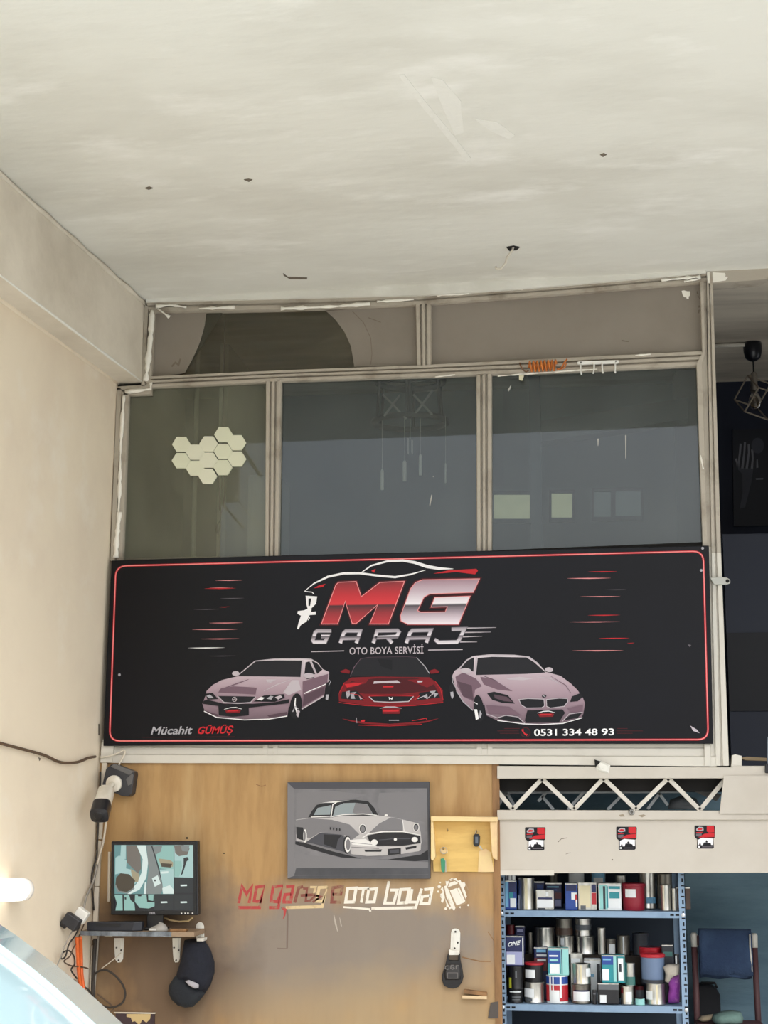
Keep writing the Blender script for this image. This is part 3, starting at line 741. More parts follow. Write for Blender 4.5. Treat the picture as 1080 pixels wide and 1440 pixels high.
# --- printed cars
m_body = Mgrad('print_car_body', [(0, rgb(104, 84, 94)), (.25, rgb(140, 116, 127)), (.5, rgb(168, 144, 154)), (.75, rgb(190, 172, 180)), (1, rgb(216, 206, 210))], .45)
CM = [m_body, m_gl, m_pw, m_ink, m_pink2, m_pink3, m_wht, m_red, m_redd, m_silv, m_maroon]
def swoosh(b, z, x, y, s):
    b.flat(z((x - 58 * s, y + 2 * s), (x - 40 * s, y - 4 * s), (x + 40 * s, y - 6 * s), (x + 56 * s, y), (x + 48 * s, y + 20 * s), (x - 46 * s, y + 22 * s)), YS, 8)
    b.stroke(z((x - 64 * s, y - 6 * s), (x - 20 * s, y - 18 * s), (x + 20 * s, y - 20 * s), (x + 66 * s, y - 8 * s)), YS, [.4, 1.1, 1.1, .4], 6)
    b.flat(z((x - 40 * s, y + 2 * s), (x + 40 * s, y), (x + 36 * s, y + 8 * s), (x - 42 * s, y + 10 * s)), YS, 7)
# left saloon
z = zm(270, 900, 5.143); b = MB(); b.layer = .0004
b.flat(z((75, 460), (100, 400), (105, 370), (150, 325), (215, 290), (330, 262), (400, 195), (455, 150), (600, 135), (800, 133), (862, 138), (910, 165), (945, 210), (992, 232), (988, 300), (975, 330), (955, 400), (790, 500), (700, 480), (690, 552), (560, 574), (380, 580), (180, 562), (95, 525)), YS, 0)
b.flat(z((330, 262), (460, 155), (600, 147), (795, 148), (785, 268), (560, 264)), YS, 1)
b.flat(z((812, 258), (822, 162), (850, 154), (892, 246)), YS, 3); b.flat(z((866, 152), (900, 162), (946, 212), (906, 246)), YS, 3)
b.flat(z((800, 300), (985, 245), (978, 320), (955, 395), (796, 490), (800, 400)), YS, 4)
b.flat(z((812, 400), (960, 335), (952, 392), (800, 480)), YS, 5)
b.stroke(z((455, 152), (600, 138), (800, 136), (862, 140), (910, 168), (945, 212)), YS, [1, 1.4, 1.6, 1.6, 1.4, .8], 2)
b.stroke(z((800, 146), (796, 268)), YS, 2.2, 2); b.stroke(z((330, 258), (455, 154)), YS, 1.2, 2); b.stroke(z((856, 152), (900, 248)), YS, 1.6, 2)
b.stroke(z((810, 388), (970, 318)), YS, 1.2, 6); b.stroke(z((795, 500), (955, 405)), YS, 1.6, 2)
b.stroke(z((215, 355), (320, 318), (410, 285)), YS, [.6, 1.6, .6], 4); b.stroke(z((520, 370), (620, 320), (720, 285)), YS, [.5, 1.4, .5], 2)
b.flat(z((535, 285), (610, 285), (570, 310), (545, 305)), YS, 2); b.flat(z((190, 380), (460, 395), (470, 345), (300, 335), (210, 350)), YS, 4)
b.flat(z((725, 290), (770, 290), (790, 360), (700, 400), (660, 380)), YS, 2)
b.flat(z((98, 388), (150, 382), (190, 428), (112, 432)), YS, 3); b.flat(z((445, 446), (520, 402), (665, 392), (672, 420), (600, 448)), YS, 3)
b.flat(z((105, 405), (130, 395), (160, 420), (125, 422)), YS, 9); b.flat(z((470, 432), (500, 412), (525, 418), (505, 438)), YS, 6); b.flat(z((540, 425), (570, 404), (590, 408), (575, 432)), YS, 9); b.flat(z((600, 415), (640, 400), (655, 412), (625, 432)), YS, 2)
b.flat(z((188, 405), (460, 410), (425, 452), (235, 452)), YS, 1); b.stroke(z((185, 405), (232, 452), (330, 460), (425, 452), (462, 412)), YS, 1.3, 2)
b.stroke(ell(270 + 308 / 5.143, 900 + 430 / 5.143, 3, 3, 12), YS, .8, 2, closed=True); b.stroke(z((292, 436), (312, 426), (326, 430)), YS, .8, 2)
b.flat(z((85, 440), (110, 432), (235, 462), (440, 462), (600, 450), (705, 428), (700, 458), (412, 490), (412, 545), (300, 556), (195, 545), (192, 478), (80, 462)), YS, 3)
b.flat(z((545, 545), (690, 520), (688, 548), (560, 558)), YS, 5); b.flat(z((90, 510), (190, 540), (185, 552), (100, 530)), YS, 5)
b.stroke(z((88, 515), (180, 560), (380, 578), (560, 572), (690, 550)), YS, 1.2, 6)
swoosh(b, z, 298, 508, 1.0)
b.flat([(q[0], q[1]) for q in ell(270 + 752 / 5.143, 900 + 478 / 5.143, 8.5, 18, 20, .12)], YS, 3)
b.stroke(z((750, 420), (745, 470), (765, 540)), YS, [1, 2.2, 1.4], 6); b.stroke(z((730, 520), (748, 480), (770, 500)), YS, 1.2, 9); b.flat(z((762, 505), (782, 515), (770, 560), (755, 545)), YS, 2)
b.flat(ell(270 + 982 / 5.143, 900 + 370 / 5.143, 4, 13, 14, .1), YS, 3); b.flat(z((970, 395), (992, 395), (985, 435), (968, 430)), YS, 9); b.stroke(z((985, 285), (1005, 300), (990, 330)), YS, .8, 9)
b.flat(ell(270 + 318 / 5.143, 900 + 243 / 5.143, 5.2, 3.4), YS, 2); b.flat(ell(270 + 848 / 5.143, 900 + 258 / 5.143, 8, 3.6, 16, .05), YS, 2); b.stroke(z((830, 282), (885, 270)), YS, .9, 3)
obj('printed_car', b, CM, sg, label='printed pale pink saloon car')
# middle red car
z = zm(460, 900, 5.684); b = MB(); b.layer = .0004
b.flat(z((185, 292), (215, 220), (270, 148), (330, 135), (640, 132), (715, 140), (780, 210), (818, 268), (820, 300), (500, 290)), YS, 1)
b.flat(z((400, 150), (520, 160), (520, 240), (430, 210)), YS, 3)
b.flat(z((95, 490), (92, 430), (140, 340), (190, 300), (420, 292), (820, 298), (868, 335), (925, 400), (928, 500), (700, 522), (500, 530), (300, 520)), YS, 8)
b.flat(z((190, 330), (420, 302), (700, 300), (850, 345), (880, 400), (600, 430), (300, 430), (150, 400)), YS, 10)
b.flat(z((150, 350), (260, 322), (330, 310), (310, 345), (180, 385)), YS, 8); b.flat(z((640, 318), (760, 312), (860, 350), (800, 380), (700, 340)), YS, 8)
b.flat(z((375, 330), (560, 322), (592, 345), (430, 345), (370, 350)), YS, 2); b.flat(z((445, 370), (530, 368), (530, 378), (450, 380)), YS, 7); b.flat(z((720, 325), (765, 325), (760, 338), (725, 340)), YS, 2)
b.flat(z((140, 352), (230, 345), (290, 340), (250, 362), (160, 380)), YS, 7)
b.stroke(z((185, 292), (215, 220), (270, 148)), YS, [.5, 1, .5], 4); b.stroke(z((715, 140), (780, 210), (818, 268)), YS, [.6, 1.3, 1], 9); b.stroke(z((270, 150), (340, 138), (640, 133), (715, 140)), YS, .6, 5)
b.flat(z((120, 415), (235, 405), (300, 470), (290, 485), (110, 470)), YS, 3); b.flat(z((740, 420), (880, 405), (905, 460), (720, 482)), YS, 3)
for q in (((150, 415), (180, 405), (185, 440), (160, 470)), ((195, 420), (235, 415), (215, 440), (225, 470), (190, 470)), ((250, 435), (285, 470), (265, 475)), ((820, 410), (870, 405), (845, 440)), ((765, 450), (800, 430), (805, 465)), ((850, 420), (890, 430), (860, 460))):
    b.flat(z(*q), YS, 9)
b.stroke(z((725, 470), (770, 450), (800, 470), (845, 430)), YS, .9, 2); b.stroke(z((300, 480), (250, 440), (160, 420)), YS, .7, 7); b.stroke(z((700, 480), (740, 445)), YS, .8, 7)
b.flat(z((338, 452), (690, 452), (650, 492), (380, 490)), YS, 3); b.stroke(z((335, 452), (378, 492), (500, 498), (652, 492), (692, 450)), YS, 1.2, 2); b.stroke(z((335, 450), (500, 440), (692, 448)), YS, .7, 7)
b.stroke(z((495, 458), (503, 478)), YS, 1.2, 6); b.stroke(z((524, 458), (516, 478)), YS, 1.2, 6); b.stroke(z((500, 468), (520, 468)), YS, 1.2, 6)
b.stroke(z((95, 500), (300, 524), (500, 532), (700, 524), (928, 500)), YS, .8, 7); b.stroke(z((100, 420), (140, 340)), YS, .8, 7); b.stroke(z((865, 330), (905, 385), (928, 480)), YS, .8, 7)
b.flat(z((440, 545), (590, 545), (580, 590), (445, 590)), YS, 8); b.stroke(z((422, 548), (470, 536), (540, 536), (600, 548)), YS, [.4, 1.6, 1.6, .4], 9); b.flat(z((448, 560), (575, 558), (572, 572), (450, 574)), YS, 7)
b.stroke(z((125, 630), (220, 652), (300, 664), (500, 676), (720, 664), (800, 652), (890, 628)), YS, [.4, 2.4, 2.6, 2, 2.6, 2.4, .4], 8); b.stroke(z((250, 680), (500, 688), (760, 675)), YS, .7, 7)
b.flat(z((270, 640), (305, 638), (300, 655), (275, 655)), YS, 7); b.stroke(z((495, 642), (575, 642)), YS, 1.2, 9); b.stroke(z((680, 645), (720, 640), (790, 625), (800, 640)), YS, .8, 7); b.stroke(z((235, 620), (240, 665)), YS, .7, 9)
b.flat(z((105, 250), (150, 232), (185, 245), (180, 270), (120, 262)), YS, 8); b.flat(z((822, 245), (860, 232), (900, 250), (890, 265), (830, 270)), YS, 8)
obj('printed_car', b, CM, sg, label='printed dark red car seen from the front')
# right sports car
z = zm(620, 900, 4.154); b = MB(); b.layer = .0004
b.flat(z((66, 210), (80, 180), (105, 165), (150, 115), (185, 95), (290, 85), (430, 88), (515, 98), (560, 130), (610, 185), (700, 210), (760, 255), (800, 295), (830, 340), (842, 370), (832, 430), (820, 455), (715, 485), (580, 492), (480, 488), (330, 470), (265, 440), (255, 380), (215, 390), (190, 410), (130, 365), (90, 300)), YS, 0)
b.flat(z((205, 205), (215, 105), (300, 98), (500, 102), (545, 130), (612, 190), (500, 198)), YS, 1); b.flat(z((112, 168), (155, 120), (195, 100), (190, 185), (150, 170)), YS, 1)
b.stroke(z((185, 96), (290, 87), (430, 90), (515, 100), (560, 132), (612, 188)), YS, [1, 1.8, 1.8, 1.6, 1.6, 1], 2); b.stroke(z((208, 100), (200, 205)), YS, 2.2, 2); b.stroke(z((80, 185), (110, 165), (150, 118), (190, 96)), YS, [.6, 1.2, 1.2, 1], 2)
b.flat(z((85, 215), (130, 190), (205, 225), (240, 270), (200, 290), (190, 360), (130, 330), (95, 270)), YS, 4); b.flat(z((95, 240), (180, 265), (190, 350), (130, 330)), YS, 5)
b.flat(z((380, 225), (460, 215), (540, 225), (480, 235), (400, 232)), YS, 2); b.flat(z((230, 215), (300, 225), (420, 300), (330, 290), (250, 260)), YS, 4); b.stroke(z((250, 210), (330, 240)), YS, .9, 5); b.stroke(z((640, 210), (730, 265), (760, 310)), YS, [.5, 1.2, .6], 4); b.stroke(z((560, 215), (640, 225), (700, 260)), YS, [.4, 1.4, .4], 2)
b.flat(z((270, 312), (310, 302), (390, 322), (432, 372), (360, 368), (300, 350)), YS, 3); b.flat(z((310, 318), (385, 332), (420, 362), (370, 358), (315, 340)), YS, 5)
b.flat(z((765, 330), (815, 310), (826, 335), (800, 358), (755, 362)), YS, 3)
b.flat(z((455, 348), (510, 342), (602, 346), (606, 385), (590, 396), (500, 398), (470, 380)), YS, 3); b.flat(z((616, 348), (690, 340), (738, 342), (742, 360), (720, 388), (640, 398), (618, 388)), YS, 3)
b.stroke(z((455, 348), (510, 342), (602, 346), (606, 385), (590, 396), (500, 398), (470, 380)), YS, 1.0, 2, closed=True); b.stroke(z((616, 348), (690, 340), (738, 342), (742, 360), (720, 388), (640, 398), (618, 388)), YS, 1.0, 2, closed=True)
b.flat(ell(620 + 603 / 4.154, 900 + 328 / 4.154, 3.2, 2.2), YS, 3); b.flat(ell(620 + 599 / 4.154, 900 + 326 / 4.154, 1, .9, 8), YS, 9); b.flat(ell(620 + 607 / 4.154, 900 + 330 / 4.154, 1, .9, 8), YS, 9)
b.flat(z((505, 412), (710, 405), (725, 425), (690, 482), (500, 484), (490, 470)), YS, 3)
b.flat(z((265, 380), (400, 390), (470, 440), (440, 440), (350, 435), (280, 430)), YS, 4); b.flat(z((738, 400), (830, 378), (828, 420), (760, 425)), YS, 4)
b.flat(z((330, 458), (370, 440), (440, 445), (478, 478), (400, 474)), YS, 3); b.flat(z((715, 470), (760, 435), (825, 425), (800, 455)), YS, 3); b.stroke(z((268, 432), (330, 455), (380, 440), (450, 450), (490, 486)), YS, 1.0, 2); b.stroke(z((710, 475), (750, 432), (828, 422)), YS, 1.0, 2)
b.stroke(z((330, 470), (480, 490), (580, 494), (715, 487), (825, 455)), YS, 1.1, 6)
swoosh(b, z, 615, 432, .82)
b.flat(ell(620 + 222 / 4.154, 900 + 400 / 4.154, 7, 19, 18, -.12), YS, 3); b.flat(z((195, 405), (212, 405), (222, 460), (205, 468)), YS, 6); b.flat(z((228, 410), (240, 430), (232, 458), (224, 450)), YS, 9); b.stroke(z((196, 365), (215, 375)), YS, 1, 6)
b.stroke(z((92, 300), (130, 360), (188, 412)), YS, 1.2, 9)
b.flat(ell(620 + 66 / 4.154, 900 + 300 / 4.154, 3.6, 11, 14, -.1), YS, 3); b.flat(z((56, 305), (72, 302), (76, 330), (66, 346), (58, 325)), YS, 9); b.stroke(z((66, 215), (70, 250), (95, 292)), YS, .8, 9)
b.flat(ell(620 + 147 / 4.154, 900 + 180 / 4.154, 7.6, 3.8, 16, .05), YS, 2); b.flat(ell(620 + 632 / 4.154, 900 + 174 / 4.154, 5.6, 3.4, 16, .1), YS, 2)
obj('printed_car', b, CM, sg, label='printed pale pink sports coupe')
# dents and screws of the sheet
for q in ((168, 949), (986, 802), (988, 771)):
    c_ = P(*q, YS); b = MB(); b.lathe(c_, [(.006, .001), (.006, -.002), (.003, -.004)], 10, axis=(0, 1, 0)); obj('screw', b, m_silv, sg)
b = MB(); b.layer = .0004; b.flat([(970, 1020), (980, 1026), (984, 1031), (975, 1028)], YS); obj('worn_spot', b, m_pw, sg)
b = MB(); b.layer = .0004; b.flat([(967, 906), (972, 907), (970, 910)], YS); obj('worn_spot', b, m_fade, sg)

# ================================================================== THREE STICKERS
zs = zm(720, 1150, 3.6)
m_st = [m_ink, m_red, m_wht, m_fade, m_silv]
for i, (ox, oy, lab) in enumerate(((66, 48, 'small red and black sticker on the beige panel nearest the plywood'), (528, 45, 'small red and black sticker in the middle of the beige panel'), (924, 39, 'small red and black sticker on the beige panel, farthest right'))):
    Yk = -0.0125; b = MB()
    def q(*pts): return zs(*[(ox + a, oy + c) for a, c in pts])
    b.px(q((3, 0), (100, 0), (104, 6), (102, 62), (96, 66), (98, 112), (92, 117), (16, 117), (12, 112), (14, 70), (4, 62), (0, 54), (0, 4)), Yk - .0008, .001, 0)
    b.layer = .0009
    b.flat(q((62, 2), (98, 2), (100, 34), (72, 36), (62, 30)), Yk, 1); b.flat(q((20, 60), (50, 42), (100, 36), (100, 58), (60, 60)), Yk, 1)
    b.flat(q((8, 18), (22, 6), (44, 8), (46, 24), (26, 28), (10, 26)), Yk, 4); b.flat(q((14, 18), (24, 12), (40, 14), (38, 22), (18, 24)), Yk, 1)
    b.flat(q((8, 34), (40, 32), (40, 36), (8, 38)), Yk, 1); b.flat(q((8, 42), (36, 40), (36, 52), (20, 56), (8, 54)), Yk, 3)
    b.flat(q((18, 72), (40, 62), (62, 64), (94, 66), (94, 98), (18, 100)), Yk, 2)
    b.flat(q((20, 100), (28, 84), (34, 100)), Yk, 3); b.flat(q((42, 100), (46, 86), (62, 84), (82, 90), (84, 100)), Yk, 0); b.flat(q((54, 80), (60, 74), (68, 80), (62, 86)), Yk, 0); b.flat(q((38, 106), (90, 106), (90, 110), (38, 110)), Yk, 3); b.flat(q((18, 104), (28, 104), (28, 112), (18, 112)), Yk, 2)
    obj('sticker', b, m_st, label=lab, cat='sticker', group='stickers on the beige panel')
# ================================================================== PICTURE OF THE OLD CAR
m_cv = [M('canvas_mid', rgb(128, 126, 128), .6, var=(rgb(96, 95, 98), 6, .35, .7)), M('canvas_dark', rgb(66, 66, 70), .6, var=(rgb(84, 84, 88), 5, .4, .7)), M('paint_light', rgb(186, 182, 180), .6), M('paint_white', rgb(226, 224, 220), .6),
        M('paint_black', rgb(26, 26, 29), .6), M('paint_grey', rgb(120, 118, 120), .6), M('paint_slate', rgb(70, 70, 76), .6), M('paint_glass', rgb(140, 150, 152), .6)]
pic = thing('car_picture', 'grey canvas picture of an old rounded car hung on the plywood', 'picture', P(504, 1236, YB - .03))
z = zm(400, 1090, 3.6); YPc = YB - .032
b = MB(); b.px(z((15, 36), (733, 33), (738, 525), (15, 525)), YPc, .03); obj('canvas', b, m_cv[1], pic, bevel=.002)
b = MB(); b.layer = .0003
b.flat(z((16, 38), (50, 70), (48, 510), (16, 522)), YPc, 5); b.flat(z((16, 37), (700, 36), (700, 66), (50, 70)), YPc, 6)
b.flat(z((50, 70), (722, 67), (728, 505), (48, 508)), YPc, 0)
obj('border', b, m_cv, pic)
b = MB(); b.layer = .0008
b.flat(z((60, 90), (250, 80), (420, 100), (300, 128), (160, 150), (120, 210), (60, 215)), YPc, 5); b.flat(z((480, 90), (715, 85), (718, 240), (600, 215), (490, 200), (470, 150)), YPc, 5)
b.flat(z((55, 335), (110, 345), (240, 385), (400, 425), (520, 428), (690, 402), (726, 378), (728, 430), (560, 446), (380, 440), (220, 400), (55, 350)), YPc, 4)
b.flat(z((55, 400), (330, 420), (728, 440), (728, 502), (50, 505)), YPc, 5)
b.flat(z((60, 470), (728, 470), (728, 503), (50, 506)), YPc, 1)
obj('painted_ground', b, m_cv, pic)
b = MB(); b.layer = .0015
b.flat(z((58, 226), (130, 215), (240, 212), (300, 205), (480, 205), (540, 212), (600, 225), (680, 245), (690, 290), (695, 340), (682, 385), (560, 405), (420, 410), (340, 400), (318, 330), (300, 302), (180, 292), (140, 322), (105, 340), (60, 330)), YPc, 2)
b.flat(z((58, 228), (130, 218), (240, 226), (330, 250), (380, 300), (340, 330), (310, 305), (180, 290), (130, 320), (60, 300)), YPc, 5)
b.flat(z((540, 214), (600, 226), (600, 282), (500, 285), (420, 300), (480, 245)), YPc, 5); b.stroke(z((598, 226), (606, 282)), YPc, 1, 3)
b.flat(z((60, 262), (95, 265), (100, 300), (110, 335), (62, 320)), YPc, 4)
b.flat(z((120, 215), (140, 180), (165, 150), (250, 130), (360, 124), (425, 133), (455, 165), (476, 206), (300, 204), (240, 214)), YPc, 4)
b.flat(z((148, 202), (168, 166), (236, 152), (232, 200)), YPc, 7); b.flat(z((246, 206), (258, 160), (300, 142), (360, 140), (420, 148), (448, 196), (330, 196)), YPc, 7)
b.flat(z((360, 140), (420, 150), (445, 194), (360, 195), (345, 190)), YPc, 5); b.stroke(z((240, 210), (300, 200), (400, 196), (476, 204)), YPc, 1.2, 3); b.stroke(z((236, 215), (245, 150), (270, 133)), YPc, 1.4, 3); b.stroke(z((135, 212), (236, 208)), YPc, 1.2, 3)
b.flat(z((190, 140), (250, 132), (330, 128), (250, 140)), YPc, 3)
b.flat(z((110, 340), (140, 318), (180, 292), (290, 302), (312, 330), (316, 392), (240, 372), (150, 348)), YPc, 6); b.flat(z((200, 300), (290, 304), (270, 330), (262, 372), (200, 350)), YPc, 4)
b.flat(ell(400 + 105 / 3.6, 1090 + 308 / 3.6, 2.6, 9.5, 16), YPc, 3); b.flat(ell(400 + 103 / 3.6, 1090 + 308 / 3.6, 1.6, 7, 16), YPc, 5)
b.flat(ell(400 + 318 / 3.6, 1090 + 352 / 3.6, 5.6, 13, 20), YPc, 4); b.flat(ell(400 + 321 / 3.6, 1090 + 352 / 3.6, 4.4, 11, 20), YPc, 3); b.flat(ell(400 + 323 / 3.6, 1090 + 352 / 3.6, 3.2, 8, 20), YPc, 5)
b.flat(z((335, 330), (440, 345), (470, 362), (600, 360), (692, 342), (690, 380), (560, 403), (430, 409), (345, 396)), YPc, 2)
b.flat(z((330, 328), (410, 322), (445, 345), (470, 362), (345, 352)), YPc, 3)
b.stroke(z((335, 340), (450, 352)), YPc, .7, 5); b.stroke(z((340, 364), (480, 372)), YPc, .9, 5)
b.flat(z((404, 378), (495, 376), (490, 388), (410, 388)), YPc, 4); b.flat(z((612, 366), (670, 356), (668, 368), (616, 378)), YPc, 4)
b.flat(z((418, 306), (500, 290), (600, 290), (688, 308), (690, 345), (600, 357), (470, 357), (430, 332)), YPc, 4)
b.stroke(z((395, 318), (425, 298), (500, 286), (600, 285), (690, 304)), YPc, [1.4, 1.8, 1.8, 1.6, 1.2], 3); b.stroke(z((480, 328), (555, 322), (640, 322)), YPc, 1, 6)
b.flat(ell(400 + 562 / 3.6, 1090 + 325 / 3.6, 2.2, 2, 10), YPc, 3)
b.flat(ell(400 + 456 / 3.6, 1090 + 340 / 3.6, 4.8, 4.2), YPc, 3); b.flat(ell(400 + 660 / 3.6, 1090 + 326 / 3.6, 4.4, 3.6), YPc, 3)
for cx, cy, rx, ry in ((397, 272, 5.2, 7), (667, 264, 4.2, 6)):
    b.flat(ell(400 + cx / 3.6, 1090 + cy / 3.6, rx, ry), YPc, 3); b.flat(ell(400 + cx / 3.6, 1090 + cy / 3.6, rx * .82, ry * .82), YPc, 4); b.flat(ell(400 + cx / 3.6, 1090 + cy / 3.6 + .4, rx * .62, ry * .62), YPc, 5)
b.flat(z((524, 374), (590, 368), (590, 400), (526, 405)), YPc, 4); b.flat(z((534, 380), (580, 375), (580, 392), (536, 396)), YPc, 6)
for cx in (234, 250, 266, 281): b.flat(ell(400 + cx / 3.6, 1090 + (270 + (cx - 234) * .12) / 3.6, 1.0, 2.0, 8), YPc, 4)
b.stroke(z((470, 204), (476, 185)), YPc, .9, 4); b.flat(ell(400 + 516 / 3.6, 1090 + 203 / 3.6, 2.4, 1.6, 8), YPc, 3)
obj('painted_car', b, m_cv, pic, label='painted two-tone old car')

# ================================================================== STENCILLED LETTERING ON THE BOARD
zb = zm(320, 1220, 2.842)
m_lr = M('worn_red_paint', rgb(176, 64, 62), .7, var=(rgb(150, 120, 96), 30, .55, .68)); m_lb = M('worn_brown_paint', rgb(132, 74, 62), .7, var=(rgb(150, 126, 96), 26, .5, .66))
m_ly = M('worn_cream_paint', rgb(214, 190, 146), .7, var=(rgb(186, 156, 112), 24, .5, .66)); m_lw = M('worn_white_paint', rgb(232, 226, 212), .7, var=(rgb(190, 178, 156), 30, .58, .7))
def letter(mat, *sts, w=4.2, closed=False):
    b = MB(); b.layer = .0002
    for st in sts: b.stroke(zb(*st), YB, w, closed=closed)
    return obj('painted_letter', b, mat, bd)
letter(m_lr, [(44, 142), (58, 76), (76, 106), (98, 75), (86, 142)])
letter(m_lr, [(150, 74), (116, 78), (106, 134), (130, 136), (146, 82), (128, 160), (42, 160)])
letter(m_lr, [(222, 73), (182, 77), (174, 134), (200, 137), (219, 80), (203, 160), (166, 160)])
letter(m_lr, [(234, 77), (262, 75), (252, 138), (224, 138), (230, 108), (254, 106)])
letter(m_lb, [(268, 140), (285, 80), (302, 76)])
letter(m_lb, [(302, 84), (318, 84), (312, 134), (330, 132), (352, 112), (374, 116), (340, 138)], w=3.0)
letter(m_lb, [(292, 112), (350, 108)], w=4)
letter(m_ly, [(330, 78), (352, 78), (345, 105)], w=3)
letter(m_ly, [(400, 78), (366, 80), (356, 134), (380, 136), (398, 84), (378, 156), (232, 160)])
letter(m_lb, [(452, 138), (416, 138), (422, 80), (460, 76), (452, 106), (420, 108)], w=4.2)
letter(m_lw, [(480, 84), (514, 82), (504, 137), (472, 138)], w=4.2, closed=True)
letter(m_lw, [(520, 84), (566, 82)], [(544, 82), (534, 140)], w=3.6)
letter(m_lw, [(564, 88), (596, 84), (586, 137), (556, 138)], w=4.0, closed=True)
letter(m_lw, [(645, 54), (628, 142), (664, 142), (678, 90), (650, 90)], w=4)
letter(m_lw, [(692, 88), (726, 86), (716, 140), (682, 142)], w=4.2, closed=True)
letter(m_lw, [(738, 86), (728, 138), (754, 138)], [(776, 84), (752, 160), (575, 164)], w=3.8)
letter(m_lw, [(786, 88), (818, 84), (806, 144), (772, 144), (778, 116), (810, 112)], w=4)
letter(m_lw, [(462, 158), (520, 162), (566, 166), (572, 176)], w=2.6)
# drip of red paint and the grey trickle under it
b = MB(); b.layer = .0001; b.stroke(zb((214, 160), (236, 168), (240, 190), (238, 322)), YB, [2, 3, 2.6, 2.4]); b.stroke(zb((198, 322), (240, 324)), YB, 1.0); obj('paint_drip', b, M('drip_grey', rgb(116, 100, 90), .7), bd)
b = MB(); b.layer = .0006; b.stroke(zb((218, 160), (230, 168), (228, 190), (222, 206)), YB, [3, 4, 2.4, .6]); obj('paint_drip', b, m_lr, bd)
b = MB(); b.layer = .0001
b.stroke(zb((425, 190), (432, 225), (440, 255)), YB, [1, 2.5, 1]); b.stroke(zb((448, 200), (455, 235)), YB, [.6, 1.6, .6]); obj('overspray_smear', b, m_scuff, bd)
# emblem of a spray can in a splash
b = MB(); b.layer = .0001; random.seed(3)
pts = []
for i in range(40):
    a_ = 2 * math.pi * i / 40; r = random.uniform(.8, 1.12)
    pts.append((905 + 54 * r * math.cos(a_), 106 + 60 * r * math.sin(a_)))
b.flat(zb(*pts), YB, 0)
b.flat(zb((880, 80), (925, 62), (958, 140), (912, 164)), YB, 1); b.flat(zb((888, 92), (915, 82), (944, 140), (916, 152)), YB, 0)
b.flat(zb((918, 84), (926, 80), (950, 134), (944, 140)), YB, 0)
b.stroke(zb((878, 82), (886, 60), (908, 52), (924, 62)), YB, 1.2, 1); b.flat(zb((886, 62), (906, 54), (902, 44), (886, 50)), YB, 1); b.flat(zb((890, 54), (900, 50), (899, 47), (890, 51)), YB, 0)
b.stroke(zb((862, 70), (872, 120), (890, 156)), YB, 2.0, 1); b.stroke(zb((950, 60), (962, 90)), YB, 1.4, 1); b.flat(zb((868, 120), (876, 150), (862, 170), (858, 150)), YB, 1)
for cx, cy, r in ((846, 76, 2.4), (842, 96, 1.6), (850, 60, 1.2), (872, 164, 1.8), (962, 150, 1.4)): b.flat(ell(320 + cx / 2.842, 1220 + cy / 2.842, r, r, 10), YB, 0)
obj('painted_emblem', b, [m_lw, M('emblem_brown', rgb(166, 140, 108), .7)], bd)

# ================================================================== KEY RACK
m_pine = M('pine_wood', rgb(226, 190, 112), .55, var=(rgb(206, 166, 92), 4, .4, .7), stretch=(1, 1, 5)); m_pine2 = M('pale_pine', rgb(232, 206, 150), .5, var=(rgb(220, 178, 140), 5, .45, .7))
z = zm(400, 1090, 3.6)
kr = thing('key_rack', 'small open pine key rack fixed at the right edge of the plywood', 'key rack', P(650, 1228, YB))
b = MB(); b.px(z((745, 225), (1062, 228), (1060, 490), (755, 488)), YB - .012, .010); obj('back_panel', b, m_pine, kr)
b = MB(); b.px(z((741, 208), (1078, 212), (1078, 236), (741, 232)), YB - .075, .073); obj('top_board', b, m_pine2, kr, bevel=.002)
for q in (((741, 232), (752, 232), (764, 415), (752, 434), (741, 425)), ((1040, 234), (1076, 234), (1076, 432), (1056, 420), (1050, 395))):
    b = MB(); b.px(z(*q), YB - .06, .058); obj('side_board', b, m_pine2, kr, bevel=.002)
b = MB(); b.px(z((985, 385), (1020, 372), (1045, 392), (1060, 490), (980, 490)), YB - .016, .003); obj('torn_veneer', b, m_pine2, kr)
for cx, cy in ((975, 283), (806, 372), (828, 278)):
    c_ = P(400 + cx / 3.6, 1090 + cy / 3.6, YB - .013); b = MB()
    b.tube([c_, c_ + Vector((0, -.02, 0)), c_ + Vector((0, -.026, -.004)), c_ + Vector((0, -.028, .006))], .0022, 6); obj('hook', b, M('brass_hook', rgb(160, 140, 100), .4, .8), kr, smooth=True)
m_steel = M('key_steel', rgb(190, 186, 176), .35, .9)
def ring(mb, c, r, t, n=16):
    mb.tube([c + Vector((r * math.cos(2 * math.pi * i / n), 0, r * math.sin(2 * math.pi * i / n))) for i in range(n)], t, 6, closed=True)
ky = thing('car_key', 'black car key fob hanging from the right hook of the pine rack', 'key', P(670, 1191, YB - .038))
b = MB(); b.px(z((956, 305), (966, 296), (984, 298), (990, 310), (988, 350), (980, 362), (964, 362), (956, 350)), YB - .042, .012); obj('fob', b, m_black, ky, bevel=.002)
b = MB(); b.px(z((966, 312), (980, 312), (980, 346), (966, 346)), YB - .0435, .002); obj('button', b, M('fob_grey', rgb(96, 104, 116), .5), ky)
b = MB(); ring(b, P(671, 1171, YB - .036), .008, .0012); obj('key_ring', b, m_steel, ky, smooth=True)
b = MB(); b.px(z((982, 356), (992, 356), (1004, 376), (996, 378)), YB - .036, .003); obj('blade', b, m_steel, ky)
kg = thing('green_key_tag', 'bunch of steel keys with a green tag hanging from the left hook', 'keys', P(623, 1228, YB - .03))
b = MB(); ring(b, P(624, 1196, YB - .034), .014, .0015); obj('key_ring', b, m_steel, kg, smooth=True)
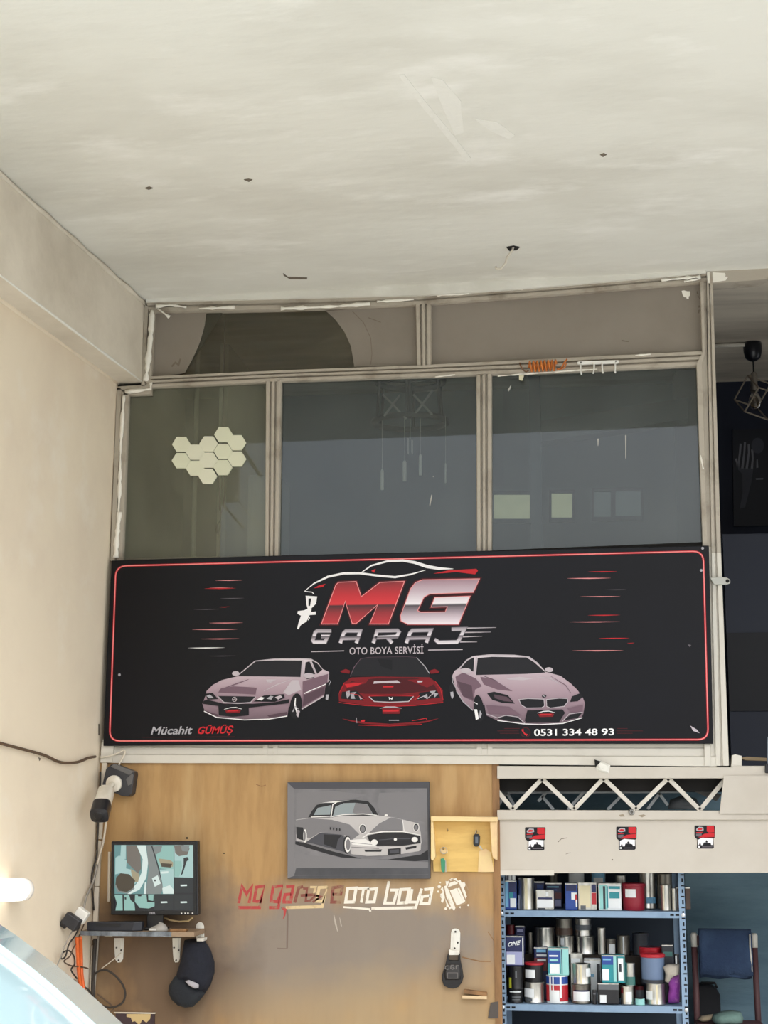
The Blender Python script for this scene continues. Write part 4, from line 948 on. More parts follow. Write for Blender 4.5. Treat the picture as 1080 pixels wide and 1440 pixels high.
b = MB(); b.px(z((790, 424), (806, 420), (814, 436), (812, 488), (804, 494), (794, 484)), YB - .036, .006); obj('tag', b, M('green_plastic', rgb(60, 140, 104), .5), kg, bevel=.001)
b = MB(); b.px(z((812, 425), (818, 432), (820, 490), (814, 492)), YB - .032, .003); obj('key_blade', b, m_steel, kg)
b = MB(); b.px(z((788, 375), (826, 378), (828, 396), (800, 402)), YB - .030, .003); obj('key_head', b, m_pine2, kg)

# ================================================================== HOOK WITH BLACK TAG
hk = thing('wall_hook', 'white metal bracket used as a hook below the spray can emblem', 'hook', P(640, 1343, YB))
b = MB(); b.px(zb((893, 262), (896, 250), (904, 244), (916, 244), (926, 250), (930, 262), (928, 345), (890, 345)), YB - .004, .004); obj('plate', b, m_metal_w, hk, bevel=.001)
b = MB(); b.px(zb((904, 262), (918, 262), (916, 340), (902, 340)), YB - .008, .005); obj('rib', b, m_metal_w, hk)
for cx, cy in ((911, 256), (920, 300), (908, 322)):
    c_ = P(320 + cx / 2.842, 1220 + cy / 2.842, YB - .004); b = MB(); b.lathe(c_, [(.004, .002), (.004, -.0045), (.002, -.005)], 10, axis=(0, 1, 0)); obj('screw', b, M('dark_screw', rgb(70, 66, 60), .5, .6), hk)
b = MB(); b.px(zb((884, 328), (928, 336), (924, 350), (884, 350)), YB - .035, .035); obj('prong', b, m_metal_w, hk, bevel=.002)
tg = thing('black_tag', 'black teardrop leather tag with grey lettering hanging on the white hook', 'tag', P(636, 1391, YB - .02))
b = MB(); out = zb((880, 344), (868, 395), (858, 425), (856, 448), (864, 472), (884, 482), (902, 484), (922, 478), (936, 460), (942, 438), (938, 410), (930, 370), (928, 344), (922, 344), (920, 372), (884, 370), (886, 344))
b.px(out, YB - .026, .02); obj('body', b, M('black_leather', rgb(26, 25, 26), .6, bump=(60, .3)), tg, bevel=.003)
b = MB(); b.puff(zb((874, 385), (928, 385), (934, 425), (930, 450), (870, 450), (866, 425)), YB - .0262, .004, rings=3); obj('pad', b, M('grey_leather', rgb(58, 56, 56), .7), tg, smooth=True)
b = MB(); b.layer = .0045
for st in ([(882, 392), (872, 394), (870, 402), (878, 406), (886, 404)], [(904, 390), (894, 390), (892, 402), (900, 406), (906, 402), (900, 398)], [(914, 406), (914, 392), (924, 392)]): b.stroke(zb(*st), YB - .026, 1.3)
b.stroke(zb((880, 420), (920, 420), (920, 442), (880, 442)), YB - .026, .8, closed=True)
obj('embossed_marks', b, M('emboss_grey', rgb(112, 108, 104), .6), tg)

# ================================================================== WALL SHELF WITH MONITOR
z5 = zm(90, 1170, 4.696)
YSf = -0.20
sh = thing('wall_shelf', 'narrow shelf with a metallic front edge below the monitor', 'shelf', P(195, 1318, -0.1))
zt_ = P(195, 1310.0, YSf).z; zb_ = P(195, 1316.6, YSf).z; xa = P(113, 1312, YSf).x; xb = P(273, 1312, YSf).x
b = MB(); b.box(xa, xb, YSf + .002, YB - .001, zb_, zt_); obj('board', b, M('shelf_wood', rgb(150, 128, 104), .6), sh)
m_edgeband = M('edge_band', rgb(150, 162, 178), .25, .85, var=(rgb(90, 96, 106), 6, .4, .7), stretch=(3, 1, 1))
b = MB(); b.box(xa, xa + (xb - xa) * .8, YSf, YSf + .002, zb_, zt_); obj('edge_band', b, m_edgeband, sh)
for x0_, x1_ in ((330, 397), (715, 772)):
    b = MB(); h_ = (x1_ - x0_) / 2; xm = (x0_ + x1_) / 2
    b.px(z5((x0_, 700), (x1_, 700), (x1_ - 6, 800), (x1_ - 8, 838), (xm + 12, 860), (xm - 10, 862), (x0_ + 8, 842), (x0_ + 4, 800)), YB - .004, .004); br = obj('bracket', b, m_metal_w, sh, bevel=.001)
    b = MB(); b.px(z5((xm - 8, 700), (xm + 12, 700), (xm + 8, 800), (xm - 4, 800)), YB - .008, .005); obj('rib', b, m_metal_w, br)
    for cx, cy in ((xm - 16, 764), (xm + 15, 780), (xm - 2, 846)):
        c_ = P(90 + cx / 4.696, 1170 + cy / 4.696, YB - .004); b = MB(); b.lathe(c_, [(.0035, .002), (.0035, -.0048), (.0015, -.005)], 10, axis=(0, 1, 0)); obj('screw', b, MATS['dark_screw'], br)
    c_ = P(90 + xm / 4.696, 1312, YB); b = MB(); b.box(c_.x - .016, c_.x + .016, YSf + .03, YB - .001, zb_ - .004, zb_ - .0003); obj('arm', b, m_metal_w, br)

YM = -0.135
mo = thing('monitor', 'black square monitor showing green tinted camera views on the wall shelf', 'monitor', (P(217, 1310, YM).x, YM, zt_))
b = MB(); b.px(z5((312, 62), (882, 58), (886, 550), (308, 548)), YM, .045); obj('housing', b, m_black, mo, bevel=.004)
b = MB(); b.px(z5((322, 72), (872, 70), (874, 532), (322, 534), (322, 520), (855, 520), (853, 84), (332, 84), (333, 520), (322, 520)), YM - .004, .004); obj('bezel', b, M('bezel_black', rgb(20, 22, 26), .35), mo)
def Mscr(n, c, e=0.62): m = M('screen_' + n, rgb(*c), .3, emit=e); m.node_tree.nodes['Principled BSDF'].inputs['Base Color'].default_value = (.01, .01, .012, 1); return m
m_sc = [Mscr('pale', (176, 210, 206)), Mscr('teal', (104, 150, 150)), Mscr('grey', (132, 140, 138)), Mscr('brown', (118, 112, 104)), Mscr('dark', (34, 42, 46)), Mscr('white', (226, 242, 236)), Mscr('mint', (150, 196, 186)), Mscr('ochre', (170, 160, 130)), Mscr('black', (16, 22, 30)), Mscr('deep', (74, 66, 52))]
b = MB(); b.layer = .0002
b.flat(z5((332, 85), (853, 85), (855, 520), (333, 520)), YM, 8)
obj('screen', b, m_sc, mo)
b = MB(); b.layer = .0005
b.flat(z5((333, 86), (725, 86), (725, 410), (333, 410)), YM, 1)
b.flat(z5((333, 86), (380, 86), (372, 200), (345, 160), (333, 200)), YM, 1); b.flat(z5((378, 86), (410, 86), (408, 180), (372, 170)), YM, 0); b.flat(z5((340, 170), (365, 155), (415, 190), (410, 240), (450, 250), (495, 300), (470, 345), (380, 270), (338, 280)), YM, 0)
b.flat(z5((410, 88), (480, 88), (505, 150), (510, 240), (490, 275), (440, 225), (415, 200)), YM, 3); b.flat(z5((480, 88), (540, 88), (556, 200), (545, 300), (500, 380), (440, 409), (420, 409), (480, 340), (512, 270), (520, 180)), YM, 5)
b.flat(z5((440, 240), (500, 280), (490, 330), (455, 330)), YM, 7)
b.flat(z5((345, 300), (375, 272), (430, 278), (470, 320), (460, 370), (410, 400), (360, 390), (340, 350)), YM, 9); b.stroke(z5((340, 350), (360, 392), (420, 402), (465, 370)), YM, 2, 2)
b.flat(z5((545, 88), (590, 88), (640, 300), (660, 360), (640, 409), (540, 409), (560, 250)), YM, 2); b.stroke(z5((580, 90), (620, 220), (655, 355)), YM, 1.6, 4)
b.flat(z5((590, 88), (725, 88), (725, 250), (630, 240)), YM, 6); b.flat(z5((625, 175), (700, 185), (722, 200), (720, 230), (640, 220)), YM, 7); b.flat(z5((640, 205), (715, 210), (705, 235), (645, 230)), YM, 9); b.flat(z5((590, 95), (650, 90), (640, 130), (605, 150)), YM, 2)
b.flat(z5((632, 248), (725, 244), (725, 408), (660, 408), (650, 340)), YM, 0); b.flat(z5((640, 262), (690, 258), (690, 272), (642, 275)), YM, 5)
b.flat(z5((582, 305), (620, 285), (640, 340), (600, 362)), YM, 5); b.flat(ell(90 + 602 / 4.696, 1170 + 320 / 4.696, 1.2, 1.5, 8), YM, 4); b.flat(z5((650, 370), (700, 350), (725, 380), (725, 408), (655, 408)), YM, 5)
b.flat(z5((535, 330), (545, 330), (542, 409), (528, 409)), YM, 5)
obj('camera_view', b, m_sc, mo)
b = MB(); b.layer = .0005
b.flat(z5((729, 86), (853, 86), (854, 302), (729, 298)), YM, 0); b.flat(z5((729, 88), (790, 86), (830, 110), (815, 150), (760, 160), (735, 140)), YM, 3); b.flat(z5((770, 88), (830, 88), (820, 130), (780, 125)), YM, 2)
b.flat(z5((790, 172), (815, 165), (825, 180), (810, 195), (785, 275), (770, 292), (790, 215)), YM, 4); b.flat(z5((730, 190), (775, 190), (780, 230), (760, 295), (730, 295)), YM, 6)
obj('camera_view', b, m_sc, mo)
b = MB(); b.layer = .0005
b.flat(z5((333, 415), (598, 412), (598, 518), (333, 518)), YM, 6)
for q in (((333, 415), (350, 470), (340, 518), (333, 518)), ((386, 413), (396, 413), (398, 518), (388, 518)), ((400, 430), (412, 432), (412, 445), (402, 446)), ((430, 415), (470, 412), (468, 460), (500, 500), (560, 505), (598, 490), (598, 518), (470, 518), (465, 470), (440, 450)), ((486, 413), (515, 413), (510, 425), (490, 425)), ((545, 412), (556, 412), (558, 450), (590, 455), (592, 414), (598, 414), (598, 465), (550, 462))): b.flat(z5(*q), YM, 8)
obj('camera_view', b, m_sc, mo)
for x0_, y0_, x1_, y1_ in ((729, 304, 853, 402), (600, 414, 722, 514), (729, 412, 853, 516)):
    b = MB(); b.layer = .0006; b.flat(z5((x0_, y0_), (x1_, y0_), (x1_, y1_), (x0_, y1_)), YM, 4)
    xm = (x0_ + x1_) / 2; ym = (y0_ + y1_) / 2; b.flat(z5((xm - 22, ym - 5), (xm + 20, ym - 6), (xm + 22, ym + 4), (xm - 20, ym + 6)), YM, 5); obj('empty_view', b, m_sc, mo)
b = MB(); b.layer = .0045; text_px(b, 'DELL', 210, 219.5, 1285.6, 1285.6, 3.2, YM, 0, bold=.03); obj('badge', b, m_silv, mo)
for cx in (775, 800, 818, 848): b = MB(); b.px(z5((cx - 4, 531), (cx + 5, 531), (cx + 5, 541), (cx - 4, 541)), YM - .002, .003); obj('button', b, m_white, mo)
b = MB(); c_ = P(217, 1288, YM + .03); b.box(c_.x - .03, c_.x + .04, YM + .02, YM + .045, zt_ + .004, c_.z + .05); obj('stand_neck', b, m_black, mo, bevel=.003)
b = MB(); b.box(c_.x - .035, c_.x + .06, YM - .003, YM + .06, zt_ + .0002, zt_ + .012); obj('stand_foot', b, m_black, mo, bevel=.004)

dv = thing('video_recorder', 'flat black recorder box lying on the wall shelf left of the mouse', 'recorder', (P(165, 1310, -.15).x, -.15, zt_))
c0 = P(123, 1305, -.19); c1 = P(199, 1300, -.19)
b = MB(); zz_ = [zt_ + .001, zt_ + .036]
b.add([(c0.x, -.198, zz_[0]), (c1.x - .04, -.195, zz_[0]), (c1.x, -.18, zz_[0]), (c1.x, -.148, zz_[0]), (c0.x, -.148, zz_[0]), (c0.x, -.198, zz_[1]), (c1.x - .03, -.195, zz_[1] + .002), (c1.x, -.18, zz_[1] + .003), (c1.x, -.148, zz_[1] + .003), (c0.x, -.148, zz_[1])],
      [(4, 3, 2, 1, 0), (5, 6, 7, 8, 9), (0, 1, 6, 5), (1, 2, 7, 6), (2, 3, 8, 7), (3, 4, 9, 8), (4, 0, 5, 9)])
obj('case', b, M('recorder_black', rgb(32, 34, 42), .4), dv, bevel=.003)
b = MB(); b.box(c0.x + .04, c1.x - .09, -.2005, -.197, zt_ + .02, zt_ + .03); obj('front_slot', b, m_black, dv)
ms = thing('mouse', 'grey computer mouse on the shelf below the monitor', 'mouse', (P(222, 1308, -.185).x, -.185, zt_))
b = MB(); c_ = Vector((P(222, 1308, -.185).x, -.175, zt_ + .001))
vs = []; fs = []; nu, nv = 16, 6
for j in range(nv + 1):
    t = j / nv * math.pi / 2
    for i in range(nu):
        a_ = 2 * math.pi * i / nu
        vs.append(c_ + Vector((.042 * math.cos(a_) * math.cos(t), .022 * math.sin(a_) * math.cos(t), .030 * math.sin(t) * (1 + .25 * math.cos(a_)))))
for j in range(nv):
    for i in range(nu): fs.append((j * nu + i, j * nu + (i + 1) % nu, (j + 1) * nu + (i + 1) % nu, (j + 1) * nu + i))
fs.append(tuple(range(nu - 1, -1, -1)))
b.add(vs, fs); obj('shell', b, M('mouse_grey', rgb(150, 146, 140), .45), ms, smooth=True)
b = MB(); b.box(c_.x - .035, c_.x - .005, c_.y - .026, c_.y - .018, zt_ + .004, zt_ + .013); obj('side_button', b, M('mouse_pale', rgb(196, 194, 188), .4), ms, bevel=.003)
b = MB(); q = [P(a_, c_, -.06) for a_, c_ in z5((660, 565), (700, 582), (760, 592), (820, 588), (850, 565))]; b.tube(q, .004, 6); obj('cable', b, M('cream_cable', rgb(206, 180, 132), .6), smooth=True, label='cream cable sagging behind the monitor above the shelf', cat='cable')
b = MB(); c_ = P(250, 1307, -.17); b.box(c_.x - .03, c_.x + .04, -.185, -.15, zt_ + .0005, zt_ + .010); obj('wooden_offcut', b, m_edge, label='thin brown wooden offcut on the shelf right of the mouse', cat='wood piece', bevel=.002)

# ================================================================== CAP ON ITS HOOK
ch = thing('wall_hook', 'white metal bracket used as a hook, holding the black cap', 'hook', P(282, 1322, YB))
b = MB(); b.px(z5((872, 620), (878, 604), (890, 596), (906, 596), (918, 606), (924, 622), (926, 725), (870, 725)), YB - .004, .004); obj('plate', b, m_metal_w, ch, bevel=.001)
b = MB(); b.px(z5((886, 620), (910, 620), (908, 715), (888, 715)), YB - .009, .006); obj('rib', b, m_metal_w, ch)
b = MB(); b.px(z5((874, 700), (924, 700), (922, 722), (876, 722)), YB - .06, .06); obj('prong', b, m_metal_w, ch, bevel=.002)
m_cap = M('cap_cloth', rgb(24, 27, 38), .9, var=(rgb(38, 42, 54), 9, .45, .75), bump=(90, .4)); m_brim = M('cap_brim', rgb(28, 32, 38), .9, var=(rgb(44, 50, 54), 12, .45, .75), bump=(90, .4))
cp = thing('baseball_cap', 'black baseball cap with a silver emblem hanging below the shelf', 'cap', P(270, 1417, -.05))
b = MB(); b.puff(z5((795, 716), (850, 706), (922, 712), (965, 780), (990, 860), (990, 930), (965, 1010), (925, 1070), (880, 1060), (820, 1010), (780, 985), (735, 990), (745, 930), (765, 870), (782, 790)), -.03, .085, back=.012, rings=8, expo=.55, shift=(.01, -.01)); obj('crown', b, m_cap, cp, smooth=True)
b = MB(); b.puff(z5((735, 950), (790, 960), (850, 1010), (905, 1052), (930, 1065), (900, 1105), (850, 1155), (800, 1160), (750, 1145), (708, 1105), (688, 1055), (695, 1010)), -.075, .03, back=.012, rings=5, expo=.6); obj('brim', b, m_brim, cp, smooth=True)
b = MB(); b.puff(z5((800, 985), (822, 978), (860, 992), (888, 1008), (886, 1030), (862, 1034), (826, 1015)), -.112, .004, back=.01, rings=3); obj('emblem', b, m_silv, cp, smooth=True)
b = MB(); b.stroke(z5((800, 860), (850, 830), (900, 870), (940, 860)), -.1165, [.3, 1.2, 1.2, .3]); obj('seam', b, m_brim, cp)

# ================================================================== CCTV CAMERA ON THE CORNER
z4 = zm(100, 1040, 9.0)
cc = thing('security_camera', 'white security camera with dark nose on a black box at the wall corner', 'camera', P(160, 1118, YB))
m_jb = M('junction_box', rgb(44, 44, 48), .5, var=(rgb(60, 60, 62), 12, .45, .7)); m_jb2 = M('junction_box_top', rgb(98, 96, 94), .6)
b = MB(); b.px(z4((440, 370), (500, 320), (545, 305), (795, 405), (800, 440), (765, 690), (715, 722), (640, 715), (400, 610), (395, 560)), -.075, .062); jb = obj('junction_box', b, m_jb, cc, bevel=.004)
b = MB(); b.px(z4((498, 345), (540, 304), (792, 402), (735, 450)), -.077, .05); obj('cover', b, m_jb2, jb, bevel=.002)
b = MB(); b.px(z4((690, 500), (770, 430), (790, 450), (765, 560), (720, 590)), -.077, .04); obj('cover', b, m_jb2, jb, bevel=.002)
m_cw = M('camera_white', rgb(226, 220, 206), .45, var=(rgb(206, 198, 180), 10, .5, .75))
dc = P(160.5, 1102, -.078); ax = Vector((-.12, -1, -.12))
b = MB(); b.lathe(dc, [(.036, -.004), (.036, .008), (.030, .014), (.014, .018)], 24, axis=ax); bs_ = obj('base_disc', b, m_cw, cc, auto=40)
for a_ in (.8, 2.9, 5.0):
    b = MB(); u = ax.normalized().orthogonal().normalized(); w = ax.normalized().cross(u); b.lathe(dc + (u * math.cos(a_) + w * math.sin(a_)) * .025, [(.004, .006), (.004, .012)], 8, axis=ax); obj('screw', b, MATS['dark_screw'], bs_)
A_ = P(150, 1111, -.14); B_ = P(139.5, 1147, -.275)
b = MB(); b.tube([dc + ax.normalized() * .012, dc.lerp(A_, .5) + Vector((0, -.012, 0)), A_], [.013, .011, .013], 12); obj('arm', b, m_cw, cc, smooth=True)
d_ = (B_ - A_).normalized(); side = d_.cross(Vector((0, 0, 1))).normalized(); up_ = side.cross(d_)
def oct_tube(mb, stations):
    vs = []; n = 20
    for t, rx, ry in stations:
        c = A_ + d_ * t
        for i in range(n):
            a_ = 2 * math.pi * i / n; ca, sa = math.cos(a_), math.sin(a_)
            e = .6
            vs.append(c + side * rx * math.copysign(abs(ca) ** e, ca) + up_ * ry * math.copysign(abs(sa) ** e, sa))
    k = len(stations); fs = [tuple(range(n - 1, -1, -1)), tuple(range((k - 1) * n, k * n))]
    for j in range(k - 1):
        for i in range(n): fs.append((j * n + i, j * n + (i + 1) % n, (j + 1) * n + (i + 1) % n, (j + 1) * n + i))
    mb.add(vs, fs)
Ln = (B_ - A_).length
b = MB(); oct_tube(b, [(-.012, .010, .010), (-.006, .026, .024), (.01, .034, .032), (Ln * .62, .036, .034)]); obj('body', b, m_cw, cc, auto=40)
b = MB(); oct_tube(b, [(Ln * .60, .039, .037), (Ln, .039, .037), (Ln + .004, .034, .032)]); nose = obj('nose', b, M('camera_nose', rgb(34, 34, 38), .3), cc, auto=40)
b = MB(); b.lathe(A_ + d_ * (Ln + .002), [(.022, 0), (.022, .004), (.014, .005)], 20, axis=d_); obj('lens', b, m_black, nose, smooth=True)

# ================================================================== CABLES AND ADAPTERS IN THE CORNER
CABN = [0]
def cable(pts, r, mat, lab, name='cable', Y=-.03, seg=6, wall=False):
    q = []
    for p in pts:
        if len(p) == 3: q.append(P(p[0], p[1], p[2]))
        elif wall: q.append(PL(p[0], p[1], .012))
        else: q.append(P(p[0], p[1], Y))
        v = q[-1]
        if v.x < XW + TANW * v.y + wx(v.z) + r + .001: q[-1] = PL(p[0], p[1], r + .002 + (.007 * (CABN[0] % 8) if len(p) == 3 and p[2] < -.1 else 0))
    CABN[0] += 1
    # smooth the path
    s = []
    n = len(q)
    for i in range(n - 1):
        p0, p1, p2, p3 = q[max(i - 1, 0)], q[i], q[i + 1], q[min(i + 2, n - 1)]
        for k in range(5):
            t = k / 5
            s.append(.5 * ((2 * p1) + (p2 - p0) * t + (2 * p0 - 5 * p1 + 4 * p2 - p3) * t * t + (3 * p1 - p0 - 3 * p2 + p3) * t ** 3))
    s.append(q[-1])
    b = MB(); b.tube(s, r, seg); return obj(name, b, mat, smooth=True, label=lab, cat='cable')
m_cb = M('dark_cable', rgb(52, 46, 40), .6); m_cg = M('grey_cable', rgb(150, 144, 134), .6); m_cwh = M('white_cable', rgb(216, 206, 188), .6); m_co = M('orange_cable', rgb(226, 104, 44), .5); m_cbr = M('brown_cable', rgb(96, 76, 58), .6)
cable([(-20, 1038), (0, 1045), (30, 1053), (62, 1062), (85, 1072), (108, 1072), (124, 1066), (134, 1064)], .006, m_cbr, 'brown cable stapled across the cream wall towards the corner', wall=True)
cable([(141, 1065, -.05), (155, 1063, -.05), (168, 1058, -.045), (173, 1055, -.04), (176, 1058, -.04), (168, 1074, -.05), (166, 1080, -.045)], .004, m_cwh, 'white cable looping up behind the banner above the security camera')
ct = thing('trunking', 'pale plastic cable trunking running down the corner beside the plywood', 'trunking', P(139, 1322, -.03))
for a_, c_ in (((147, 1071), (139, 1180)), ((139, 1182), (136, 1246)), ((136, 1247), (133, 1322)), ((132, 1330), (129, 1400))):
    b = MB(); b.stroke([a_, c_], -.03, 6.5, depth=.014); obj('section', b, m_cwh, ct)
cable([(141, 1085, -.04), (141, 1098, -.04), (137, 1180, -.045), (136, 1203, -.05), (131, 1222, -.05), (129, 1240, -.05), (132, 1280, -.04)], .0045, m_cb, 'black cable running down the corner from the security camera')
cable([(153, 1135, -.06), (156, 1125, -.06), (150, 1150, -.055), (146, 1180, -.05), (141, 1200, -.05), (137, 1216, -.05)], .005, m_cwh, 'white cable hanging behind the security camera body')
cable([(137, 1215, -.05), (131, 1240, -.07), (121, 1262, -.14), (117, 1285, -.20)], .005, m_cg, 'grey cable drooping from the corner to the adapters')
cable([(134, 1320, -.03), (132, 1350, -.035), (131, 1380, -.04), (130, 1420, -.04)], .009, m_cb, 'thick black cable dropping from the shelf down the corner')
cable([(138, 1316, -.03), (136, 1350, -.03), (133, 1385, -.035), (131, 1430, -.035)], .005, m_cg, 'grey cable dropping beside the thick black one in the corner')
cable([(131, 1385, -.04), (134, 1369, -.05), (148, 1364, -.055), (162, 1372, -.055), (173, 1386, -.05), (176, 1400, -.05), (170, 1412, -.05), (154, 1417, -.05), (140, 1412, -.045), (132, 1404, -.04)], .0045, m_cb, 'dark cable curled in a big loop below the shelf')
cable([(137, 1398, -.04), (150, 1408, -.045), (160, 1418, -.045), (152, 1425, -.045)], .0035, m_cbr, 'thin brown cable end below the big cable loop')
cable([(170, 1340, -.03), (160, 1349, -.035), (148, 1358, -.035), (143, 1362, -.03)], .0025, m_cwh, 'thin pale string slanting below the left shelf bracket')
YA = -.16
cable([(108, 1318, YA), (109, 1340, YA), (111, 1370, YA), (115, 1396, YA)], .008, m_co, 'left orange cable hanging below the adapters')
cable([(113, 1318, YA), (114, 1345, YA), (115, 1372, YA), (119, 1398, YA)], .008, m_co, 'right orange cable hanging below the adapters')
cable([(114, 1298, YA - .04), (106, 1315, YA - .03), (97, 1328, YA - .02), (92, 1345, YA), (86, 1348, YA), (88, 1340, YA), (97, 1337, YA), (104, 1345, YA), (105, 1356, YA), (100, 1364, YA), (108, 1376, YA)], .0035, m_cb, 'thin dark cable tangled below the adapters')
cable([(118, 1300, YA - .04), (110, 1320, YA - .03), (102, 1336, YA - .02), (98, 1345, YA), (90, 1352, YA), (100, 1358, YA), (116, 1360, YA), (124, 1362, YA)], .003, m_cbr, 'thin brown cable tangled below the adapters')
cable([(111, 1300, YA - .03), (100, 1312, YA - .02), (91, 1330, YA), (86, 1344, YA), (80, 1358, YA)], .003, m_cg, 'thin grey cable slanting left below the adapters')
cable([(104, 1378, YA), (112, 1386, YA), (122, 1390, YA), (130, 1400, -.1), (140, 1412, -.06)], .004, m_cb, 'dark cable sloping right below the orange cables')
ad = thing('power_adapter', 'square black power adapter plugged in on the wall by the shelf', 'adapter', PL(100, 1308, .03))
c_ = PL(101, 1296, .045); b = MB()
def rbox(mb, c, sx, sy, sz, rot):
    Rm = Matrix.Rotation(rot, 3, 'Y'); vs = []
    for dz in (-1, 1):
        for dy in (-1, 1):
            for dx in (-1, 1): vs.append(c + Rm @ Vector((dx * sx, dy * sy, dz * sz)))
    mb.add(vs, [(0, 2, 3, 1), (4, 5, 7, 6), (0, 1, 5, 4), (2, 6, 7, 3), (0, 4, 6, 2), (1, 3, 7, 5)])
rbox(b, c_, .034, .022, .026, .55); obj('case', b, M('adapter_black', rgb(40, 40, 44), .5), ad, bevel=.005)
b = MB(); c2 = c_ + Vector((-.034, 0, -.01)); rbox(b, c2, .014, .012, .012, .55); obj('plug', b, m_black, ad)
aw = thing('power_adapter', 'white power adapter beside the square black one by the shelf', 'adapter', PL(113, 1300, .03))
c_ = PL(114.5, 1287, .06); b = MB(); rbox(b, c_, .026, .02, .026, .6); obj('case', b, m_white, aw, bevel=.004)
b = MB(); rbox(b, c_ + Vector((-.04, .0, 0)), .022, .008, .008, 0); obj('plug', b, m_cwh, aw)
# slim pale strip beside the monitor and a torn notice at the bottom
b = MB(); b.px([(152, 1198), (155, 1198), (154, 1268), (151, 1268)], YB - .015, .013); obj('wooden_strip', b, m_cwh, label='slim pale strip standing on the board left of the monitor', cat='strip')
nt_ = thing('torn_notice', 'dark notice with torn yellow paper at the bottom edge below the shelf', 'notice', P(190, 1460, YB))
b = MB(); b.px([(163, 1425), (217, 1425), (217, 1470), (160, 1470)], YB - .010, .009); obj('sheet', b, M('dark_notice', rgb(58, 42, 46), .7), nt_)
b = MB(); b.layer = .0004; b.flat([(178, 1426), (212, 1426), (211, 1433), (206, 1438), (200, 1434), (196, 1442), (190, 1436), (186, 1437), (184, 1431), (178, 1430)], YB - .010, 0); obj('torn_paper', b, M('old_paper', rgb(196, 172, 122), .8), nt_)
b = MB(); b.stroke([(160, 1424), (218, 1425)], YB - .011, 1.6, depth=.009); obj('edge', b, m_cwh, nt_)

# lit tube lamp on the cream wall
lp = thing('tube_lamp', 'short glowing white tube lamp on the cream wall above the car', 'lamp', PL(10, 1268, .03))
e0 = PL(29, 1251, .05); e1 = PL(-60, 1253, .05); dd = (e1 - e0)
b = MB(); b.tube([e0, e1], .042, 20); obj('tube', b, M('lamp_glow', (1, .97, .92), .4, emit=1.3), lp, smooth=True)
b = MB(); b.tube([e0 - dd.normalized() * .045, e0 - dd.normalized() * .03, e0 + dd.normalized() * .01], [.030, .043, .044], 20); obj('end_cap', b, M('cap_white', rgb(238, 234, 226), .4), lp, smooth=True)
b = MB(); m_ = (e0 + e1) / 2; b.tube([m_ - Vector((.06, 0, 0)), m_], .012, 10); obj('clip', b, m_white, lp)
# ================================================================== BLUE STORAGE RACK
YR, YRB = 0.12, 0.60
z7 = zm(700, 1220, 4.0)
m_rack = M('rack_blue', rgb(134, 160, 186), .45, var=(rgb(112, 138, 164), 8, .5, .75)); m_rackd = M('rack_dark', rgb(20, 24, 30), .9)
XL0, XL1 = X_(702, 1330, YR), X_(711, 1330, YR); XR0, XR1 = X_(956.5, 1330, YR), X_(966, 1330, YR)
ZT = Z_(830, 1281, YR); ZTb = Z_(830, 1290, YR); ZL = Z_(830, 1413.5, YR); ZLb = Z_(830, 1423, YR)
rk = thing('storage_rack', 'blue slotted steel rack full of paint cans under the beige panel', 'rack', ((XL0 + XR1) / 2, YR + .2, 0.0))
ztop = 1.40
def post(xa, xb, y0, y1, inner):
    b = MB(); b.box(xa, xb, y0, y0 + .003, 0.002, ztop)
    if inner < 0: b.box(xa, xa + .003, y0, y1, 0.002, ztop)
    else: b.box(xb - .003, xb, y0, y1, 0.002, ztop)
    return obj('post', b, m_rack, rk)
pl = post(XL0, XL1, YR - .004, YR + .03, -1); pr = post(XR0, XR1, YR - .004, YR + .03, 1); post(XL0, XL1, YRB - .003, YRB - .03, -1); post(XR0, XR1, YRB - .003, YRB - .03, 1)
for p_, xa, xb in ((pl, XL0, XL1), (pr, XR0, XR1)):
    b = MB(); zz_ = 0.62; i = 0; xm = (xa + xb) / 2 + .003
    while zz_ < ztop:
        if i % 2: b.box(xm - .007, xm + .007, YR - .0047, YR - .0042, zz_ - .003, zz_ + .003)
        else: b.box(xm - .0035, xm + .0035, YR - .0047, YR - .0042, zz_ - .008, zz_ + .008)
        zz_ += .0225; i += 1
    obj('slots', b, m_rackd, p_, kind='stuff')
for zt2, zb2 in ((ZT, ZTb), (ZL, ZLb), (ZL - .46, ZLb - .46)):
    b = MB(); b.box(XL1 - .004, XR0 + .004, YR - .002, YR, zb2, zt2); b.box(XL1 - .004, XR0 + .004, YR, YRB - .004, zt2 - .004, zt2 - .001); s_ = obj('shelf', b, m_rack, rk)
    for xx in (XL0 + .012, XR1 - .012):
        c_ = Vector((xx, YR - .004, (zt2 + zb2) / 2)); b = MB(); b.lathe(c_, [(.008, 0), (.008, .004), (.004, .006)], 12, axis=(0, -1, 0)); obj('bolt', b, M('bolt_steel', rgb(206, 210, 212), .3, .8), s_, auto=40)
    for xx in (XL1 + .008, XL1 + .030, XR0 - .008, XR0 - .030):
        b = MB(); b.box(xx - .008, xx + .008, YR - .0027, YR - .0022, (zt2 + zb2) / 2 - .004, (zt2 + zb2) / 2 + .004); obj('slot', b, m_rackd, s_)
b = MB(); b.box(XL0, XR1, YRB, YRB + .004, 0.05, ztop); obj('back_shade_sheet', b, M('rack_shade', rgb(30, 40, 52), .8), rk)  # dark sheets added to stand for the shade inside the rack
b = MB(); b.box(XL0 - .001, XL0 + .002, YR + .03, YRB - .03, 0.05, ztop); obj('side_shade_sheet', b, MATS['rack_shade'], rk)

